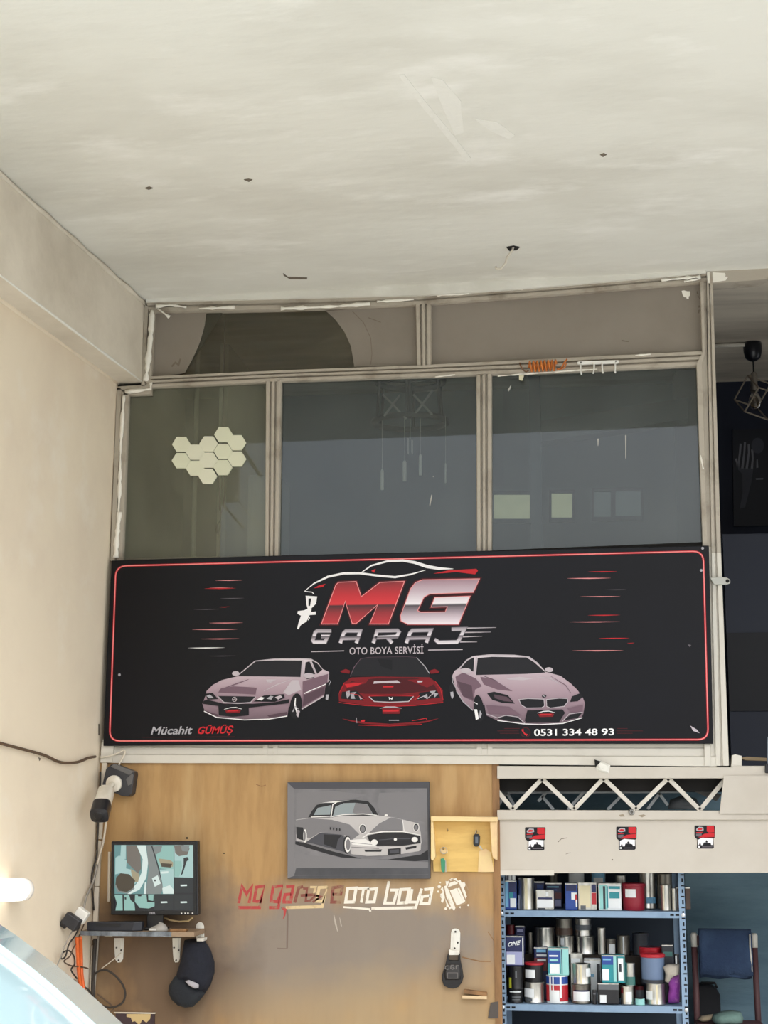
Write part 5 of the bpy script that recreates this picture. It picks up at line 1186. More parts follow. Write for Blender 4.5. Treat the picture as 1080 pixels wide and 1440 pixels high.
# ------------------------------------------------------------------ cans and tins
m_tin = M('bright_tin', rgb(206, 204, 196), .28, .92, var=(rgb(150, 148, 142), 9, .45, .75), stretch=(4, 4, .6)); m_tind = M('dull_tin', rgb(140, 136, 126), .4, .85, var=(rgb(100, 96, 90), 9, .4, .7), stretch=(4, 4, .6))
CC = {}
def cm(n, r, g, b_, rough=.4): CC[n] = M('can_' + n, rgb(r, g, b_), rough); return CC[n]
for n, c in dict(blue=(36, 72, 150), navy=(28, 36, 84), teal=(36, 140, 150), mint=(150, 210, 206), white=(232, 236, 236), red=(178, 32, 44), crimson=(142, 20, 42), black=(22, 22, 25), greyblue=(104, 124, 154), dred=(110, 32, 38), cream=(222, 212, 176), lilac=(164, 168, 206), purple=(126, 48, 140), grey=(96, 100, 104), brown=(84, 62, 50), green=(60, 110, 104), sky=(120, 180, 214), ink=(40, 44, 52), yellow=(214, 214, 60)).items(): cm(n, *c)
TOP = {}
R0, R1, R2, R3 = .146, .262, .372, .47
def base_z(base):
    if base == 'T': return ZT + .0005
    if base == 'L': return ZL + .0005
    if base == 'N': return ZRISE + .0006
    return TOP[base] + .0008
def can(key, label, x0, x1, y0, base, row, mat=None, lid=None, marks=(), y1=None, dented=0):
    """round can; x0,x1,y0 read on the crop; marks=(u0,u1,v0,v1,colour) wrapped round the body"""
    mat = mat or m_tin
    xa = 700 + x0 / 4; xb = 700 + x1 / 4; yt = 1220 + y0 / 4
    Yc = row + .04
    zb0 = base_z(base)
    r = (X_(xb, yt, Yc) - X_(xa, yt, Yc)) / 2; Yc = row + r
    xc = (X_(xa, yt + 10, Yc) + X_(xb, yt + 10, Yc)) / 2; h = Z_((xa + xb) / 2, yt, row) - zb0
    t = thing('paint_can', label, 'can', (xc, Yc, zb0), 'paint cans on the rack')
    b = MB(); g = min(.004, h * .06)
    b.lathe((xc, Yc, zb0), [(r * .97, 0), (r, g * .5), (r, g), (r * .975, g * 1.6), (r * .975, h - g * 2), (r, h - g * 1.2), (r, h - g * .3), (r * .96, h)] if not lid else [(r * .9, 0), (r * .93, g), (r * .97, h * .9), (r * .97, h - .002)], 28); obj('body', b, mat, t, auto=35)
    b = MB()
    if lid: b.lathe((xc, Yc, zb0 + h - h * .12 - .001), [(r, 0), (r * 1.03, .002), (r * 1.03, h * .10), (r * .95, h * .12), (r * .9, h * .115)], 28); obj('lid', b, lid, t, auto=35)
    else: b.lathe((xc, Yc, zb0 + h - .003), [(r * .93, 0), (r * .90, .0035), (r * .7, .0015), (r * .68, .003), (r * .3, .003)], 24); obj('lid', b, m_tind, t, auto=35)
    for im, (u0, u1, v0, v1, c) in enumerate(marks):
        a0 = math.asin(max(-1, min(1, u0 * 2 - 1))) ; a1 = math.asin(max(-1, min(1, u1 * 2 - 1))); n = 8; vs = []; rr = r * 1.004 + .0004 + .0003 * im
        for i in range(n + 1):
            a_ = a0 + (a1 - a0) * i / n
            for v in (v1, v0): vs.append((xc + rr * math.sin(a_), Yc - rr * math.cos(a_), zb0 + h * (1 - v)))
        b = MB(); b.add(vs, [(2 * i, 2 * i + 2, 2 * i + 3, 2 * i + 1) for i in range(n)]); obj('label', b, CC[c], t, smooth=True)
    TOP[key] = zb0 + h
    return t
def tin(key, label, x0, x1, y0, base, row, mat, marks=(), depth=.075, cap=True, side=None):
    xa = 700 + x0 / 4; xb = 700 + x1 / 4; yt = 1220 + y0 / 4; zb0 = base_z(base)
    a_ = X_(xa, yt + 10, row); c_ = X_(xb, yt + 10, row); h = Z_((xa + xb) / 2, yt, row) - zb0
    t = thing('paint_tin', label, 'tin', ((a_ + c_) / 2, row + depth / 2, zb0), 'flat paint tins on the rack')
    b = MB(); b.box(a_, c_, row, row + depth, zb0, zb0 + h); obj('body', b, mat, t, bevel=.004)
    b = MB(); b.box(a_ + .001, c_ - .001, row - .0012, row + .004, zb0 + h - .004, zb0 + h + .0005); obj('rim', b, m_tin, t)
    if cap: b = MB(); b.lathe(((a_ + c_) / 2, row + depth * .5, zb0 + h - .001), [(.016, 0), (.016, .0008), (.010, .0016)], 14); obj('cap', b, m_tin, t)
    for im, (u0, u1, v0, v1, c) in enumerate(marks):
        b = MB(); w = c_ - a_; b.box(a_ + w * u0, a_ + w * u1, row - .0011 - .0003 * im, row - .0003, zb0 + h * (1 - v1), zb0 + h * (1 - v0)); obj('label', b, CC[c], t)
    TOP[key] = zb0 + h + .0008
    return t, (a_, c_, row, zb0, h)
# top shelf
tin('t1', 'teal and blue tin with white label at the left end of the top shelf', 40, 105, 75, 'T', R0, CC['blue'], ((.02, .3, .02, .9, 'sky'), (.35, .95, .05, .4, 'navy'), (.35, .7, .4, .62, 'teal'), (.45, .95, .6, .92, 'white')), depth=.06)
can('t1b', 'pale can standing on the teal tin at the top left of the rack', 44, 100, 20, 't1', R0, CC['white'], marks=((.2, .32, .05, .95, 'ink'), (.6, .7, .05, .95, 'grey')))
can('t2', 'tall plain bright can beside the teal tin on the top shelf', 112, 206, 58, 'T', R0, m_tin, marks=((.42, .6, .02, .98, 'cream'), (.02, .12, .55, .98, 'white')))
tin('t3', 'narrow navy tin half hidden behind the small white labelled tin', 203, 262, 80, 'T', R1, CC['navy'], ((.3, .9, .1, .3, 'blue'),), depth=.06)
tin('t4', 'small silver tin with a large white label on the top shelf', 214, 316, 128, 'T', R0, m_tin, ((.12, .9, .36, .46, 'navy'), (.06, .94, .5, .88, 'white'), (.1, .5, .9, .96, 'ink'), (.55, .7, .08, .3, 'white')))
tin('t5', 'navy tin with a dark red band behind the small white labelled tin', 268, 362, 88, 'T', R1, CC['navy'], ((.1, .8, .12, .18, 'sky'), (.1, .7, .24, .3, 'blue'), (.55, .95, .38, .62, 'dred'), (.55, .92, .66, .92, 'lilac')))
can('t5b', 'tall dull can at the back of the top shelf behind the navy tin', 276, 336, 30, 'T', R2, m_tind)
tin('t6', 'bright blue tin with a red and white label near the middle of the top shelf', 378, 448, 90, 'T', R0, CC['blue'], ((.1, .9, .05, .28, 'navy'), (.5, .95, .34, .6, 'white'), (.8, .98, .4, .7, 'red'), (.05, .4, .4, .95, 'blue'), (.85, .97, .6, .88, 'white')))
can('t6b', 'can with a pale wrapper at the back above the blue tin', 394, 492, 22, 'T', R1, CC['grey'], marks=((.08, .92, .02, .45, 'white'),))
tin('t7', 'silver tin with red and navy corner stripes on the top shelf', 451, 556, 86, 'T', R0, m_tin, ((.72, .97, .06, .34, 'navy'), (.72, .97, .36, .78, 'red'), (.08, .66, .1, .9, 'cream'), (.12, .4, .82, .96, 'grey')))
can('t7b', 'can with a pale blue wrapper at the back beside the grey wrapped one', 522, 608, 26, 'T', R1, CC['grey'], marks=((.08, .92, .02, .4, 'sky'), (.2, .8, .15, .35, 'white')))
tin('t8', 'white and turquoise tin beside the crimson bucket', 566, 694, 90, 'T', R0, CC['white'], ((.05, .4, .06, .95, 'mint'), (.2, .3, .1, .95, 'ink'), (.45, .95, .1, .2, 'teal'), (.48, .92, .32, .55, 'teal'), (.5, .9, .6, .92, 'white'), (.36, .42, .1, .9, 'teal')))
can('t8b', 'small bright can at the back behind the turquoise tin', 660, 722, 46, 'T', R1, m_tin)
can('t9', 'crimson plastic bucket with white label on the top shelf', 698, 828, 88, 'T', R0, CC['crimson'], lid=CC['crimson'], marks=((.14, .58, .22, .52, 'white'),))
can('t10', 'tall bright can with pale label behind the crimson bucket', 790, 888, 28, 'T', R1, m_tin, marks=((.4, .95, .68, .85, 'sky'),))
can('t11', 'bright ribbed can near the right end of the top shelf', 914, 976, 98, 'T', R0, m_tin)
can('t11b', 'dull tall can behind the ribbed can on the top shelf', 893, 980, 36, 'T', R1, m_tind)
can('t12', 'slim silver can against the right post on the top shelf', 979, 1008, 118, 'T', R0, m_tin)
tin('t13', 'grey brown tin sticking out past the right post of the rack', 1000, 1084, 112, 'T', R1, CC['brown'], (), depth=.09, cap=False)
# carton at the back that lifts the rear cans
xr0, xr1 = X_(712, 1345, R2), X_(916, 1345, R2); ZRISE = Z_(820, 1343, R2)
b = MB(); b.box(xr0, xr1, R2 - .008, YRB - .012, ZL + .0005, ZRISE); rs_ = obj('carton', b, M('dark_card', rgb(52, 44, 36), .9), label='long dark carton at the back of the middle shelf holding up the rear cans', cat='carton', bevel=.002)
b = MB(); b.box(xr0 + .01, xr1 - .01, .46, .49, ZRISE - .001, ZRISE + .0003); obj('tape', b, CC['brown'], rs_)
# middle shelf, front row
can('l1', 'low black can with pale lettering at the left end of the middle shelf', 56, 142, 688, 'L', R0, CC['black'], marks=((.15, .9, .12, .2, 'white'), (.3, .85, .5, .62, 'grey'), (.3, .8, .7, .78, 'grey')))
can('l2', 'plain black can stacked on the low black can with lettering', 56, 144, 556, 'l1', R0, CC['black'], marks=((.1, .25, .5, .95, 'yellow'), (.5, .6, .2, .5, 'grey')))
t_, bx = tin('l3', 'navy tin with italic lettering on top of the black cans', 44, 146, 386, 'l2', R0, CC['navy'], ((.04, .9, .52, .95, 'lilac'), (.06, .5, .62, .92, 'white'), (.92, .98, .05, .95, 'white')))
b = MB(); text_px(b, 'ONE', 713.5, 730.5, 1331.5, 1328.5, 6.5, R0 - .0024, 0, shear=.25, bold=.03); obj('lettering', b, CC['white'], t_)
can('l4', 'silver can with white label below the black can with red lid', 149, 262, 648, 'L', R0, m_tin, marks=((.02, .5, .3, .72, 'white'), (.05, .4, .78, .9, 'grey')))
can('l5', 'black can with a red lid and white label on the middle shelf', 151, 258, 536, 'l4', R0, CC['black'], lid=CC['red'], marks=((.05, .55, .36, .78, 'white'),))
can('l6', 'red, white and blue can below the turquoise tin on the middle shelf', 272, 396, 610, 'L', R0, CC['white'], marks=((.02, .98, .04, .30, 'blue'), (.02, .98, .34, .92, 'red'), (.16, .24, .02, .9, 'white'), (.3, .36, .02, .6, 'white'), (.62, .7, .02, .8, 'white'), (.2, .6, .52, .98, 'white')))
tin('l7', 'turquoise and blue tin on top of the red, white and blue can', 280, 398, 454, 'l6', R0 + .01, CC['mint'], ((.02, .62, .08, .55, 'blue'), (.02, .62, .55, .92, 'teal'), (.1, .56, .58, .92, 'white'), (.08, .5, .25, .31, 'white'), (.1, .5, .4, .48, 'mint'), (.66, .7, .04, .95, 'navy')), depth=.07)
can('l8', 'tin can with a big white label under the plain bright can', 415, 526, 660, 'L', R0, m_tind, marks=((.14, .86, .28, .36, 'navy'), (.1, .9, .36, .86, 'white')))
can('l9', 'plain bright can with a side label stacked in the middle of the shelf', 420, 524, 544, 'l8', R0, m_tin, marks=((.72, .98, .2, .62, 'white'), (.42, .5, .05, .95, 'cream')))
can('l9b', 'narrow black can between the white labelled can and the black tub', 531, 556, 690, 'L', R0, CC['black'], marks=((.2, .8, .2, .3, 'grey'),))
tin('l10', 'black tub with a torn white label under the blue and teal tin', 562, 682, 652, 'L', R0, CC['black'], ((.04, .98, .02, .3, 'grey'), (.1, .4, .55, .92, 'white')), cap=False)
tin('l11', 'blue and teal tin standing on the black tub', 584, 716, 494, 'l10', R0 + .004, CC['teal'], ((.02, .5, .04, .34, 'blue'), (.02, .3, .5, .9, 'white'), (.06, .4, .12, .18, 'sky'), (.5, .62, .04, .95, 'mint'), (.64, .68, .04, .95, 'ink'), (.7, .92, .1, .9, 'white'), (.74, .84, .3, .6, 'ink'), (.94, .99, .04, .95, 'green')))
can('l12', 'bright dented can below the slim greenish can', 690, 768, 668, 'L', R0, m_tin, marks=((.35, .8, .3, .85, 'white'), (.05, .2, .1, .4, 'dred')))
can('l13', 'slim silver and green can on the bright dented can', 714, 772, 538, 'l12', R0 + .006, m_tin, marks=((.03, .97, .6, .97, 'green'),))
can('l14', 'shallow pale dish at the front edge of the middle shelf', 774, 828, 740, 'L', R0 - .01, CC['mint'])
can('l15', 'small dark red can behind the shallow pale dish', 770, 826, 668, 'L', R1, CC['dred'], marks=((.1, .9, .25, .8, 'grey'),))
can('l16', 'dented silver can with white label below the grey blue bucket', 832, 944, 654, 'L', R0, m_tin, marks=((.02, .32, .35, .75, 'white'), (.5, .58, .05, .95, 'cream')))
can('l17', 'grey blue bucket with red lid on the right of the middle shelf', 802, 940, 488, 'l16', R0 - .006, CC['greyblue'], lid=CC['red'], marks=((.0, 1, .88, .99, 'ink'),))
# purple bag with a rag on top
bg = thing('purple_bag', 'purple patterned bag with a grey rag at the right end of the middle shelf', 'bag', (X_(944, 1400, R0 + .03), R0 + .03, ZL + .0005))
zl_ = Z_(944, 1412, R0); 
b = MB(); q = z7((950, 600), (1020, 596), (1024, 660), (1022, 740), (1020, 762), (960, 762), (958, 720), (966, 680)); b.puff(q, R0 + .03, .028, back=.05, rings=5, rough=.002); 
for v in b.v: v.z = max(v.z, ZL + .0006)
obj('body', b, M('purple_cloth', rgb(126, 48, 140), .7, var=(rgb(176, 120, 170), 22, .5, .65)), bg, smooth=True)
b = MB(); b.puff(z7((930, 560), (960, 546), (1022, 548), (1022, 600), (990, 612), (975, 625), (960, 650), (940, 640), (945, 600)), R0 + .012, .03, back=.05, rings=6, rough=.005); obj('rag', b, M('grey_rag', rgb(176, 170, 158), .95, bump=(40, .6)), bg, smooth=True)
# middle shelf, second row
tin('m1', 'white and silver tin behind the plain bright can', 484, 580, 518, 'L', R1, CC['white'], ((.05, .4, .1, .3, 'grey'), (.75, .95, .1, .8, 'ink'), (.1, .6, .35, .42, 'sky')))
tin('m2', 'navy tin with a dark red base behind the turquoise tin', 203, 278, 450, 'L', R1, CC['navy'], ((.2, .9, .04, .09, 'sky'), (.2, .95, .13, .17, 'white'), (.02, .98, .2, .45, 'dred'), (.25, .9, .22, .26, 'white')))
tin('m3', 'small silver tin behind the plain bright can, half hidden', 406, 478, 484, 'L', R1, m_tin, ((.1, .8, .1, .2, 'white'),))
can('m4', 'dark bucket with a red lid behind the grey blue bucket', 796, 918, 450, 'L', R1, CC['ink'], lid=CC['red'])
tin('m5', 'dark grey tin behind the purple bag', 922, 988, 436, 'L', R1 - .006, CC['ink'], ((.1, .9, .12, .2, 'green'),))
can('m6', 'slim black can with a bright top behind the rag', 992, 1022, 490, 'L', R1 - .006, CC['black'], marks=((.2, .5, .02, .2, 'white'),))
# rear row on the carton
can('n1', 'dark red can at the left end of the rear row', 48, 95, 324, 'N', R2, CC['dred'])
tin('n2', 'dim navy tin beside the dark red can in the rear row', 98, 152, 330, 'N', R2, CC['navy'], ((.2, .8, .1, .2, 'lilac'), (.2, .8, .3, .36, 'lilac')), depth=.06)
can('n2b', 'thin dull can left of the wide ribbed can in the rear row', 168, 194, 366, 'N', R2, m_tind)
can('n3', 'wide ribbed silver can in the rear row', 206, 320, 338, 'N', R2, m_tin)
can('n4', 'silver can in the rear row under a dull can with a brown band', 330, 430, 386, 'N', R2, m_tin, marks=((.25, .45, .1, .5, 'white'),))
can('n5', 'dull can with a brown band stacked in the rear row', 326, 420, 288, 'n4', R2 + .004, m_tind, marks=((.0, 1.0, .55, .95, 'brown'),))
can('n6', 'large silver can in the rear row under a smaller bright can', 440, 546, 390, 'N', R2, m_tin)
can('n7', 'smaller bright can stacked on the large one in the rear row', 434, 526, 288, 'n6', R2 + .004, m_tin, marks=((.0, 1.0, .35, .65, 'grey'),))
can('n8', 'narrow bright can in the rear row', 562, 606, 340, 'N', R2, m_tin)
can('n9', 'dull can with white label in the rear row', 610, 664, 404, 'N', R2, m_tind, marks=((.3, .9, .3, .9, 'white'),))
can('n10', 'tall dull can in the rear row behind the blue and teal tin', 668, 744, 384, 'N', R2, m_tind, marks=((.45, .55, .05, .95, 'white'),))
can('n11', 'dark can at the right end of the rear row', 756, 850, 372, 'N', R2, CC['ink'])

# ================================================================== CHAIR WITH TOWEL
zc7 = zm(940, 1210, 6.264); YCh = .62
m_chw = M('worn_red_wood', rgb(92, 58, 58), .6, var=(rgb(64, 40, 42), 7, .4, .7), stretch=(1, 1, .4)); m_chp = M('worn_white_paint2', rgb(206, 202, 190), .6)
chx = (X_(980, 1380, YCh) + X_(1062, 1380, YCh)) / 2
chr_ = thing('wooden_chair', 'old dark red wooden chair with worn pale corners beside the rack', 'chair', (chx, YCh - .2, 0))
ztc = Z_(1020, 1312, YCh); zsc = Z_(1020, 1437, YCh - .1)
for px_ in (978, 1063):
    x = X_(px_, 1380, YCh); b = MB(); b.tube([(x, YCh - .02, .001), (x, YCh - .03, zsc), (x, YCh, ztc - .06)], .014, 10); lg = obj('back_post', b, m_chw, chr_, smooth=True)
    b = MB(); b.tube([(x, YCh - .002, ztc - .062), (x, YCh, ztc - .008), (x, YCh, ztc)], [.015, .016, .010], 10); obj('worn_top', b, m_chp, lg, smooth=True)
    b = MB(); b.tube([(x, YCh - .30, .001), (x, YCh - .30, zsc)], .014, 10); obj('front_leg', b, m_chw, chr_, smooth=True)
x0_, x1_ = X_(978, 1380, YCh), X_(1063, 1380, YCh)
b = MB(); b.box(x0_, x1_, YCh - .010, YCh + .010, ztc - .055, ztc - .012); obj('top_rail', b, m_chw, chr_, bevel=.004)
b = MB(); b.box(x0_ - .01, x1_ + .01, YCh - .31, YCh - .03, zsc - .02, zsc); obj('seat', b, m_chw, chr_, bevel=.004)
b = MB(); b.box(x0_, x1_, YCh - .312, YCh - .309, zsc - .018, zsc - .006); obj('worn_edge', b, m_chp, chr_)
# towel folded over the back rail
tw = thing('towel', 'dark blue towel folded over the back of the wooden chair', 'towel', (chx, YCh, ztc - .2))
xa, xb = X_(983, 1340, YCh), X_(1057, 1340, YCh); zlo = Z_(1000, 1371, YCh - .03)
def sheet(mb, path, xs, th):
    n = len(xs); k = len(path); vs = []
    for y, zz_ in path:
        for i, x in enumerate(xs):
            w = math.sin(i * 1.7 + zz_ * 30) * .0025
            vs.append((x, y + w, zz_ + (.004 * math.sin(i * .9) if zz_ < ztc - .15 else 0)))
    off = len(vs)
    fs = [(j * n + i, j * n + i + 1, (j + 1) * n + i + 1, (j + 1) * n + i) for j in range(k - 1) for i in range(n - 1)]
    mb.add(vs, fs)
xs = [xa + (xb - xa) * i / 14 for i in range(15)]
path = [(YCh - .034, zlo), (YCh - .034, zlo + .05), (YCh - .032, zlo + .1), (YCh - .028, ztc - .03), (YCh - .022, ztc + .004), (YCh - .006, ztc + .012), (YCh + .012, ztc + .008), (YCh + .022, ztc - .02), (YCh + .026, ztc - .09), (YCh + .026, zlo - .02)]
b = MB(); sheet(b, path, xs, .006); o = obj('front_fold', b, M('towel_blue', rgb(44, 62, 90), .95, var=(rgb(58, 78, 106), 8, .45, .7), bump=(120, .5)), tw, smooth=True)
sm = o.modifiers.new('thick', 'SOLIDIFY'); sm.thickness = .008; sm.offset = 1
b = MB(); b.puff(zc7((270, 985), (500, 1000), (730, 1000), (690, 1035), (640, 1040), (300, 995)), YCh - .03, .008, back=.01, rings=3); obj('hanging_corner', b, MATS['towel_blue'], tw, smooth=True)
b = MB(); q = [P(940 + a_ / 6.264, 1210 + c_ / 6.264, YCh - .04) for a_, c_ in ((716, 650), (718, 760), (728, 860), (740, 980))]; b.tube(q, .004, 6); obj('hem', b, m_chp, tw, smooth=True)
# things on and behind the seat
b = MB(); b.puff(zc7((385, 1360), (400, 1320), (470, 1292), (560, 1282), (640, 1295), (660, 1340), (650, 1385), (540, 1400), (420, 1398)), YCh - .20, .05, back=.05, rings=6)
dz = (zsc + .0006) - min(v.z for v in b.v)
for v in b.v: v.z += dz
obj('green_cloth', b, M('sage_cloth', rgb(112, 140, 132), .85, bump=(50, .4)), smooth=True, label='rolled pale green cloth lying on the chair seat', cat='cloth')
b = MB(); b.puff(zc7((262, 1340), (290, 1312), (400, 1300), (395, 1330), (340, 1358), (290, 1360)), YCh - .12, .03, back=.04, rings=5)
dz = (zsc + .0006) - min(v.z for v in b.v)
for v in b.v: v.z += dz
obj('beige_cloth', b, M('beige_cloth', rgb(168, 152, 126), .9), smooth=True, label='small beige rag on the chair seat left of the green cloth', cat='rag')
bb = thing('black_bag', 'black rounded bag standing behind the wooden chair', 'bag', (X_(995, 1400, .78), .78, 0))
b = MB(); yb_ = .76; q = [(X_(978, 1400, yb_), .001), (X_(1014, 1400, yb_), .001), (X_(1013, 1400, yb_), Z_(1000, 1400, yb_)), (X_(1009, 1390, yb_), Z_(1000, 1391, yb_)), (X_(1000, 1390, yb_), Z_(1000, 1387, yb_)), (X_(984, 1390, yb_), Z_(1000, 1386, yb_)), (X_(979, 1390, yb_), Z_(1000, 1390, yb_))]
b.xz(q, yb_, yb_ + .14); obj('body', b, M('bag_black', rgb(16, 17, 22), .8), bb, bevel=.015)
b = MB(); c_ = P(996, 1386, .83); b.tube([(c_.x - .04, .83, c_.z - .01), (c_.x - .03, .83, c_.z + .012), (c_.x + .03, .83, c_.z + .012), (c_.x + .04, .83, c_.z - .01)], .006, 8); obj('handle', b, m_black, bb, smooth=True)
# ================================================================== HEXAGON PANELS ON THE LEFT PANE
zh = zm(220, 580, 6.0)
hx = thing('hexagon_panels', 'cluster of pale cream hexagon panels stuck on the left window pane', 'wall decoration', P(294, 682, -.006))
m_hex = [M('hex_cream_%d' % i, rgb(*c), .5) for i, c in enumerate(((222, 222, 196), (224, 223, 199), (219, 220, 193)))]
for i, (cx, cy) in enumerate(((210, 270), (325, 335), (207, 406), (325, 470), (440, 265), (565, 187), (678, 255), (440, 402), (562, 328), (678, 392), (432, 538), (560, 464))):
    b = MB(); r = 79
    pts = [(cx + r * math.cos(math.pi / 3 * k), cy + r * .93 * math.sin(math.pi / 3 * k)) for k in range(6)]
    b.px(zh(*pts), -.004 - .0012 * (i % 3), .008 + .0012 * (i % 3)); obj('hexagon', b, m_hex[i % 3], hx)

# ================================================================== SPRING AND HOOK RAIL ON THE TRANSOM
zsg = zm(720, 495, 6.353); Yk = -.055
sp = thing('coil_spring', 'rusty orange coil spring lying on the window transom', 'spring', P(764, 523, Yk))
a_ = P(*zsg((150, 130))[0], Yk); c_ = P(*zsg((398, 118))[0], Yk); r = .0225; n = 8 * 14; pts = []
for i in range(n + 1):
    t = i / n; an = 2 * math.pi * 7.5 * t; c = a_.lerp(c_, t); pts.append(c + Vector((0, r * math.cos(an) * .9, r * math.sin(an))))
m_or = M('orange_rust', rgb(206, 120, 48), .55, var=(rgb(160, 84, 34), 40, .45, .7))
b = MB(); b.tube(pts, .0042, 7); obj('coil', b, m_or, sp, smooth=True)
b = MB(); b.tube([P(*q, Yk) for q in zsg((150, 165), (125, 178), (100, 160), (80, 130), (68, 95))], .0036, 7); obj('end_hook', b, M('rust_dark', rgb(110, 78, 52), .7), sp, smooth=True)
b = MB(); b.tube([P(*q, Yk) for q in zsg((400, 150), (425, 155), (450, 130), (468, 95), (492, 62))], .0040, 7); obj('end_hook', b, m_or, sp, smooth=True)
b = MB(); b.tube([P(*q, Yk - .006) for q in zsg((430, 155), (470, 140), (485, 100))], .0034, 7); obj('end_hook', b, m_or, sp, smooth=True)
b = MB(); b.px(zsg((62, 210), (108, 205), (92, 255), (64, 248)), -.036, .01); obj('masking_tape', b, M('tape_cream', rgb(214, 208, 178), .7), label='scrap of cream tape below the orange spring', cat='tape')
hr = thing('hook_rail', 'small white plastic rail with four prongs hung on the window transom', 'hook rail', P(843, 528, -.04))
b = MB(); b.px(zsg((580, 88), (594, 82), (945, 70), (958, 76), (956, 92), (940, 98), (600, 110), (582, 104)), -.048, .014); obj('rail', b, m_white, hr, bevel=.002)
for x, y0_, y1_, dx in ((612, 105, 205, 8), (734, 98, 198, -10), (806, 96, 194, 6), (922, 92, 192, 0)):
    b = MB(); q = [P(*p_, -.046) for p_ in zsg((x, y0_), (x, y0_ + 40), (x + dx * .5, y1_ - 20), (x + dx, y1_))]; q[-1].y -= .012; q[-2].y -= .004
    b.tube(q, [.0042, .0036, .0032, .0038], 8); obj('prong', b, m_white, hr, smooth=True)
for x in (616, 928):
    c_ = P(*zsg((x, 92 if x < 700 else 82))[0], -.0485); b = MB(); b.lathe(c_, [(.003, 0), (.003, -.001)], 8, axis=(0, 1, 0)); obj('screw', b, MATS['dark_screw'], hr)

# tube bracket on the right stile
tbk = thing('tube_bracket', 'short grey tube bracket jutting out of the right frame post', 'bracket', P(1012, 822, -.04))
b = MB(); b.px([(998, 812), (1012, 811), (1022, 812), (1027, 815), (1027, 820), (1022, 822), (1004, 822)], -.05, .018); obj('arm', b, M('bracket_grey', rgb(176, 176, 168), .45, .3), tbk, bevel=.003)
c_ = P(1023, 817, -.0505); b = MB(); b.lathe(c_, [(.008, 0), (.008, -.0008)], 14, axis=(0, 1, 0)); obj('bore', b, m_dark, tbk)

# ================================================================== BEHIND THE PANES
zp5 = zm(500, 510, 5.335); YC = .75
cd = thing('chandelier', 'dark chandelier with crossed slats and hanging tubes behind the middle pane', 'chandelier', P(565, 690, YC))
m_chd = M('chandelier_dark', rgb(60, 58, 54), .6); m_sl = M('slat_pale', rgb(178, 176, 168), .6); m_tb = M('pendant_pale', rgb(236, 232, 218), .5)
cc0 = P(*zp5((410, 300))[0], YC); rx = (P(*zp5((680, 300))[0], YC) - P(*zp5((140, 300))[0], YC)).length / 2
for zo, rr in ((.11, .92), (-.10, 1.0)):
    b = MB(); b.tube([cc0 + Vector((rx * rr * math.cos(2 * math.pi * i / 36), .16 * math.sin(2 * math.pi * i / 36), zo)) for i in range(36)], .016, 8, closed=True); obj('hoop', b, m_chd, cd, smooth=True)
b = MB(); b.tube([cc0 + Vector((0, 0, -.08)), (cc0.x, cc0.y, 3.919)], .01, 8); obj('stem', b, m_chd, cd)
b = MB(); b.lathe((cc0.x, cc0.y, 3.885), [(.05, 0), (.06, .01), (.06, .034)], 18); obj('canopy', b, m_chd, cd, auto=40)
for k in range(6):
    an = math.pi / 6 + k * math.pi / 3; b = MB(); b.tube([cc0 + Vector((rx * .92 * math.cos(an), .16 * math.sin(an), .11)), cc0 + Vector((rx * math.cos(an), .16 * math.sin(an), -.10))], .007, 6); obj('strut', b, m_chd, cd)
b = MB(); b.tube([cc0 + Vector((-rx * .92, 0, .11)), cc0 + Vector((rx * .92, 0, .11))], .008, 6); obj('crossbar', b, m_chd, cd)
for p0, p1 in (((205, 240), (380, 420)), ((335, 240), (215, 400)), ((435, 240), (575, 390)), ((580, 205), (450, 380))):
    b = MB(); b.tube([P(*zp5(p0)[0], YC - .165), P(*zp5(p1)[0], YC - .165)], .006, 6); obj('slat', b, m_sl, cd)
for x, y0_, y1_, y2_, w in ((200, 400, 800, 955, 14), (368, 420, 735, 890, 15), (487, 420, 690, 845, 13), (675, 400, 750, 905, 6)):
    b = MB(); b.tube([P(*zp5((x, y0_))[0], YC - .1), P(*zp5((x, y1_))[0], YC - .1)], .0018, 6); co = obj('cord', b, m_sl, cd)
    b = MB(); q = [P(*zp5((x, y))[0], YC - .1) for y in (y1_, y1_ + 14, y2_)]; ww = w * .0033 / 5.335; b.tube(q, [ww * .5, ww, ww], 10); obj('pendant_tube', b, m_tb, co, smooth=True)
for x in (392, 424): b = MB(); b.px(zp5((x - 7, 562 if x < 400 else 578), (x + 7, 566 if x < 400 else 580), (x + 8, 690), (x - 6, 675)), YC - .1, .012); obj('pendant_plate', b, m_sl, cd)
b = MB(); b.tube([P(*zp5((410, 420))[0], YC - .09), P(*zp5((410, 575))[0], YC - .09)], .0018, 6); obj('cord', b, m_sl, cd)

# left room: pole, cabinet, cord
b = MB(); q = P(275, 640, .55); b.tube([(q.x, q.y, 3.915), (q.x, q.y, 1.7515)], .011, 10); obj('pale_pole', b, M('pole_pale', rgb(206, 206, 194), .5), smooth=True, label='thin pale pole behind the left pane below the hexagon panels', cat='pole')
b = MB(); xq = X_(311, 560, .88); b.box(xq - .008, xq + .008, .872, .90, 1.76, 3.915); obj('pale_strip', b, MATS['pole_pale'], label='pale edge strip of the inner partition above the hexagon panels', cat='trim')
cb = thing('inner_cabinet', 'pale grey cabinet standing behind the left pane', 'cabinet', P(366, 800, .5))
q0_, q1_ = P(349, 668, .5), P(392, 668, .5); b = MB(); b.box(q0_.x, q1_.x, .5, .8, 1.751, q0_.z); obj('body', b, M('cabinet_grey', rgb(170, 172, 164), .7), cb, bevel=.004)
b = MB(); b.box(q0_.x + .02, q1_.x - .01, .494, .5, 1.78, q0_.z - .03); dr_ = obj('door', b, M('cabinet_grey2', rgb(178, 180, 172), .7), cb, bevel=.002)
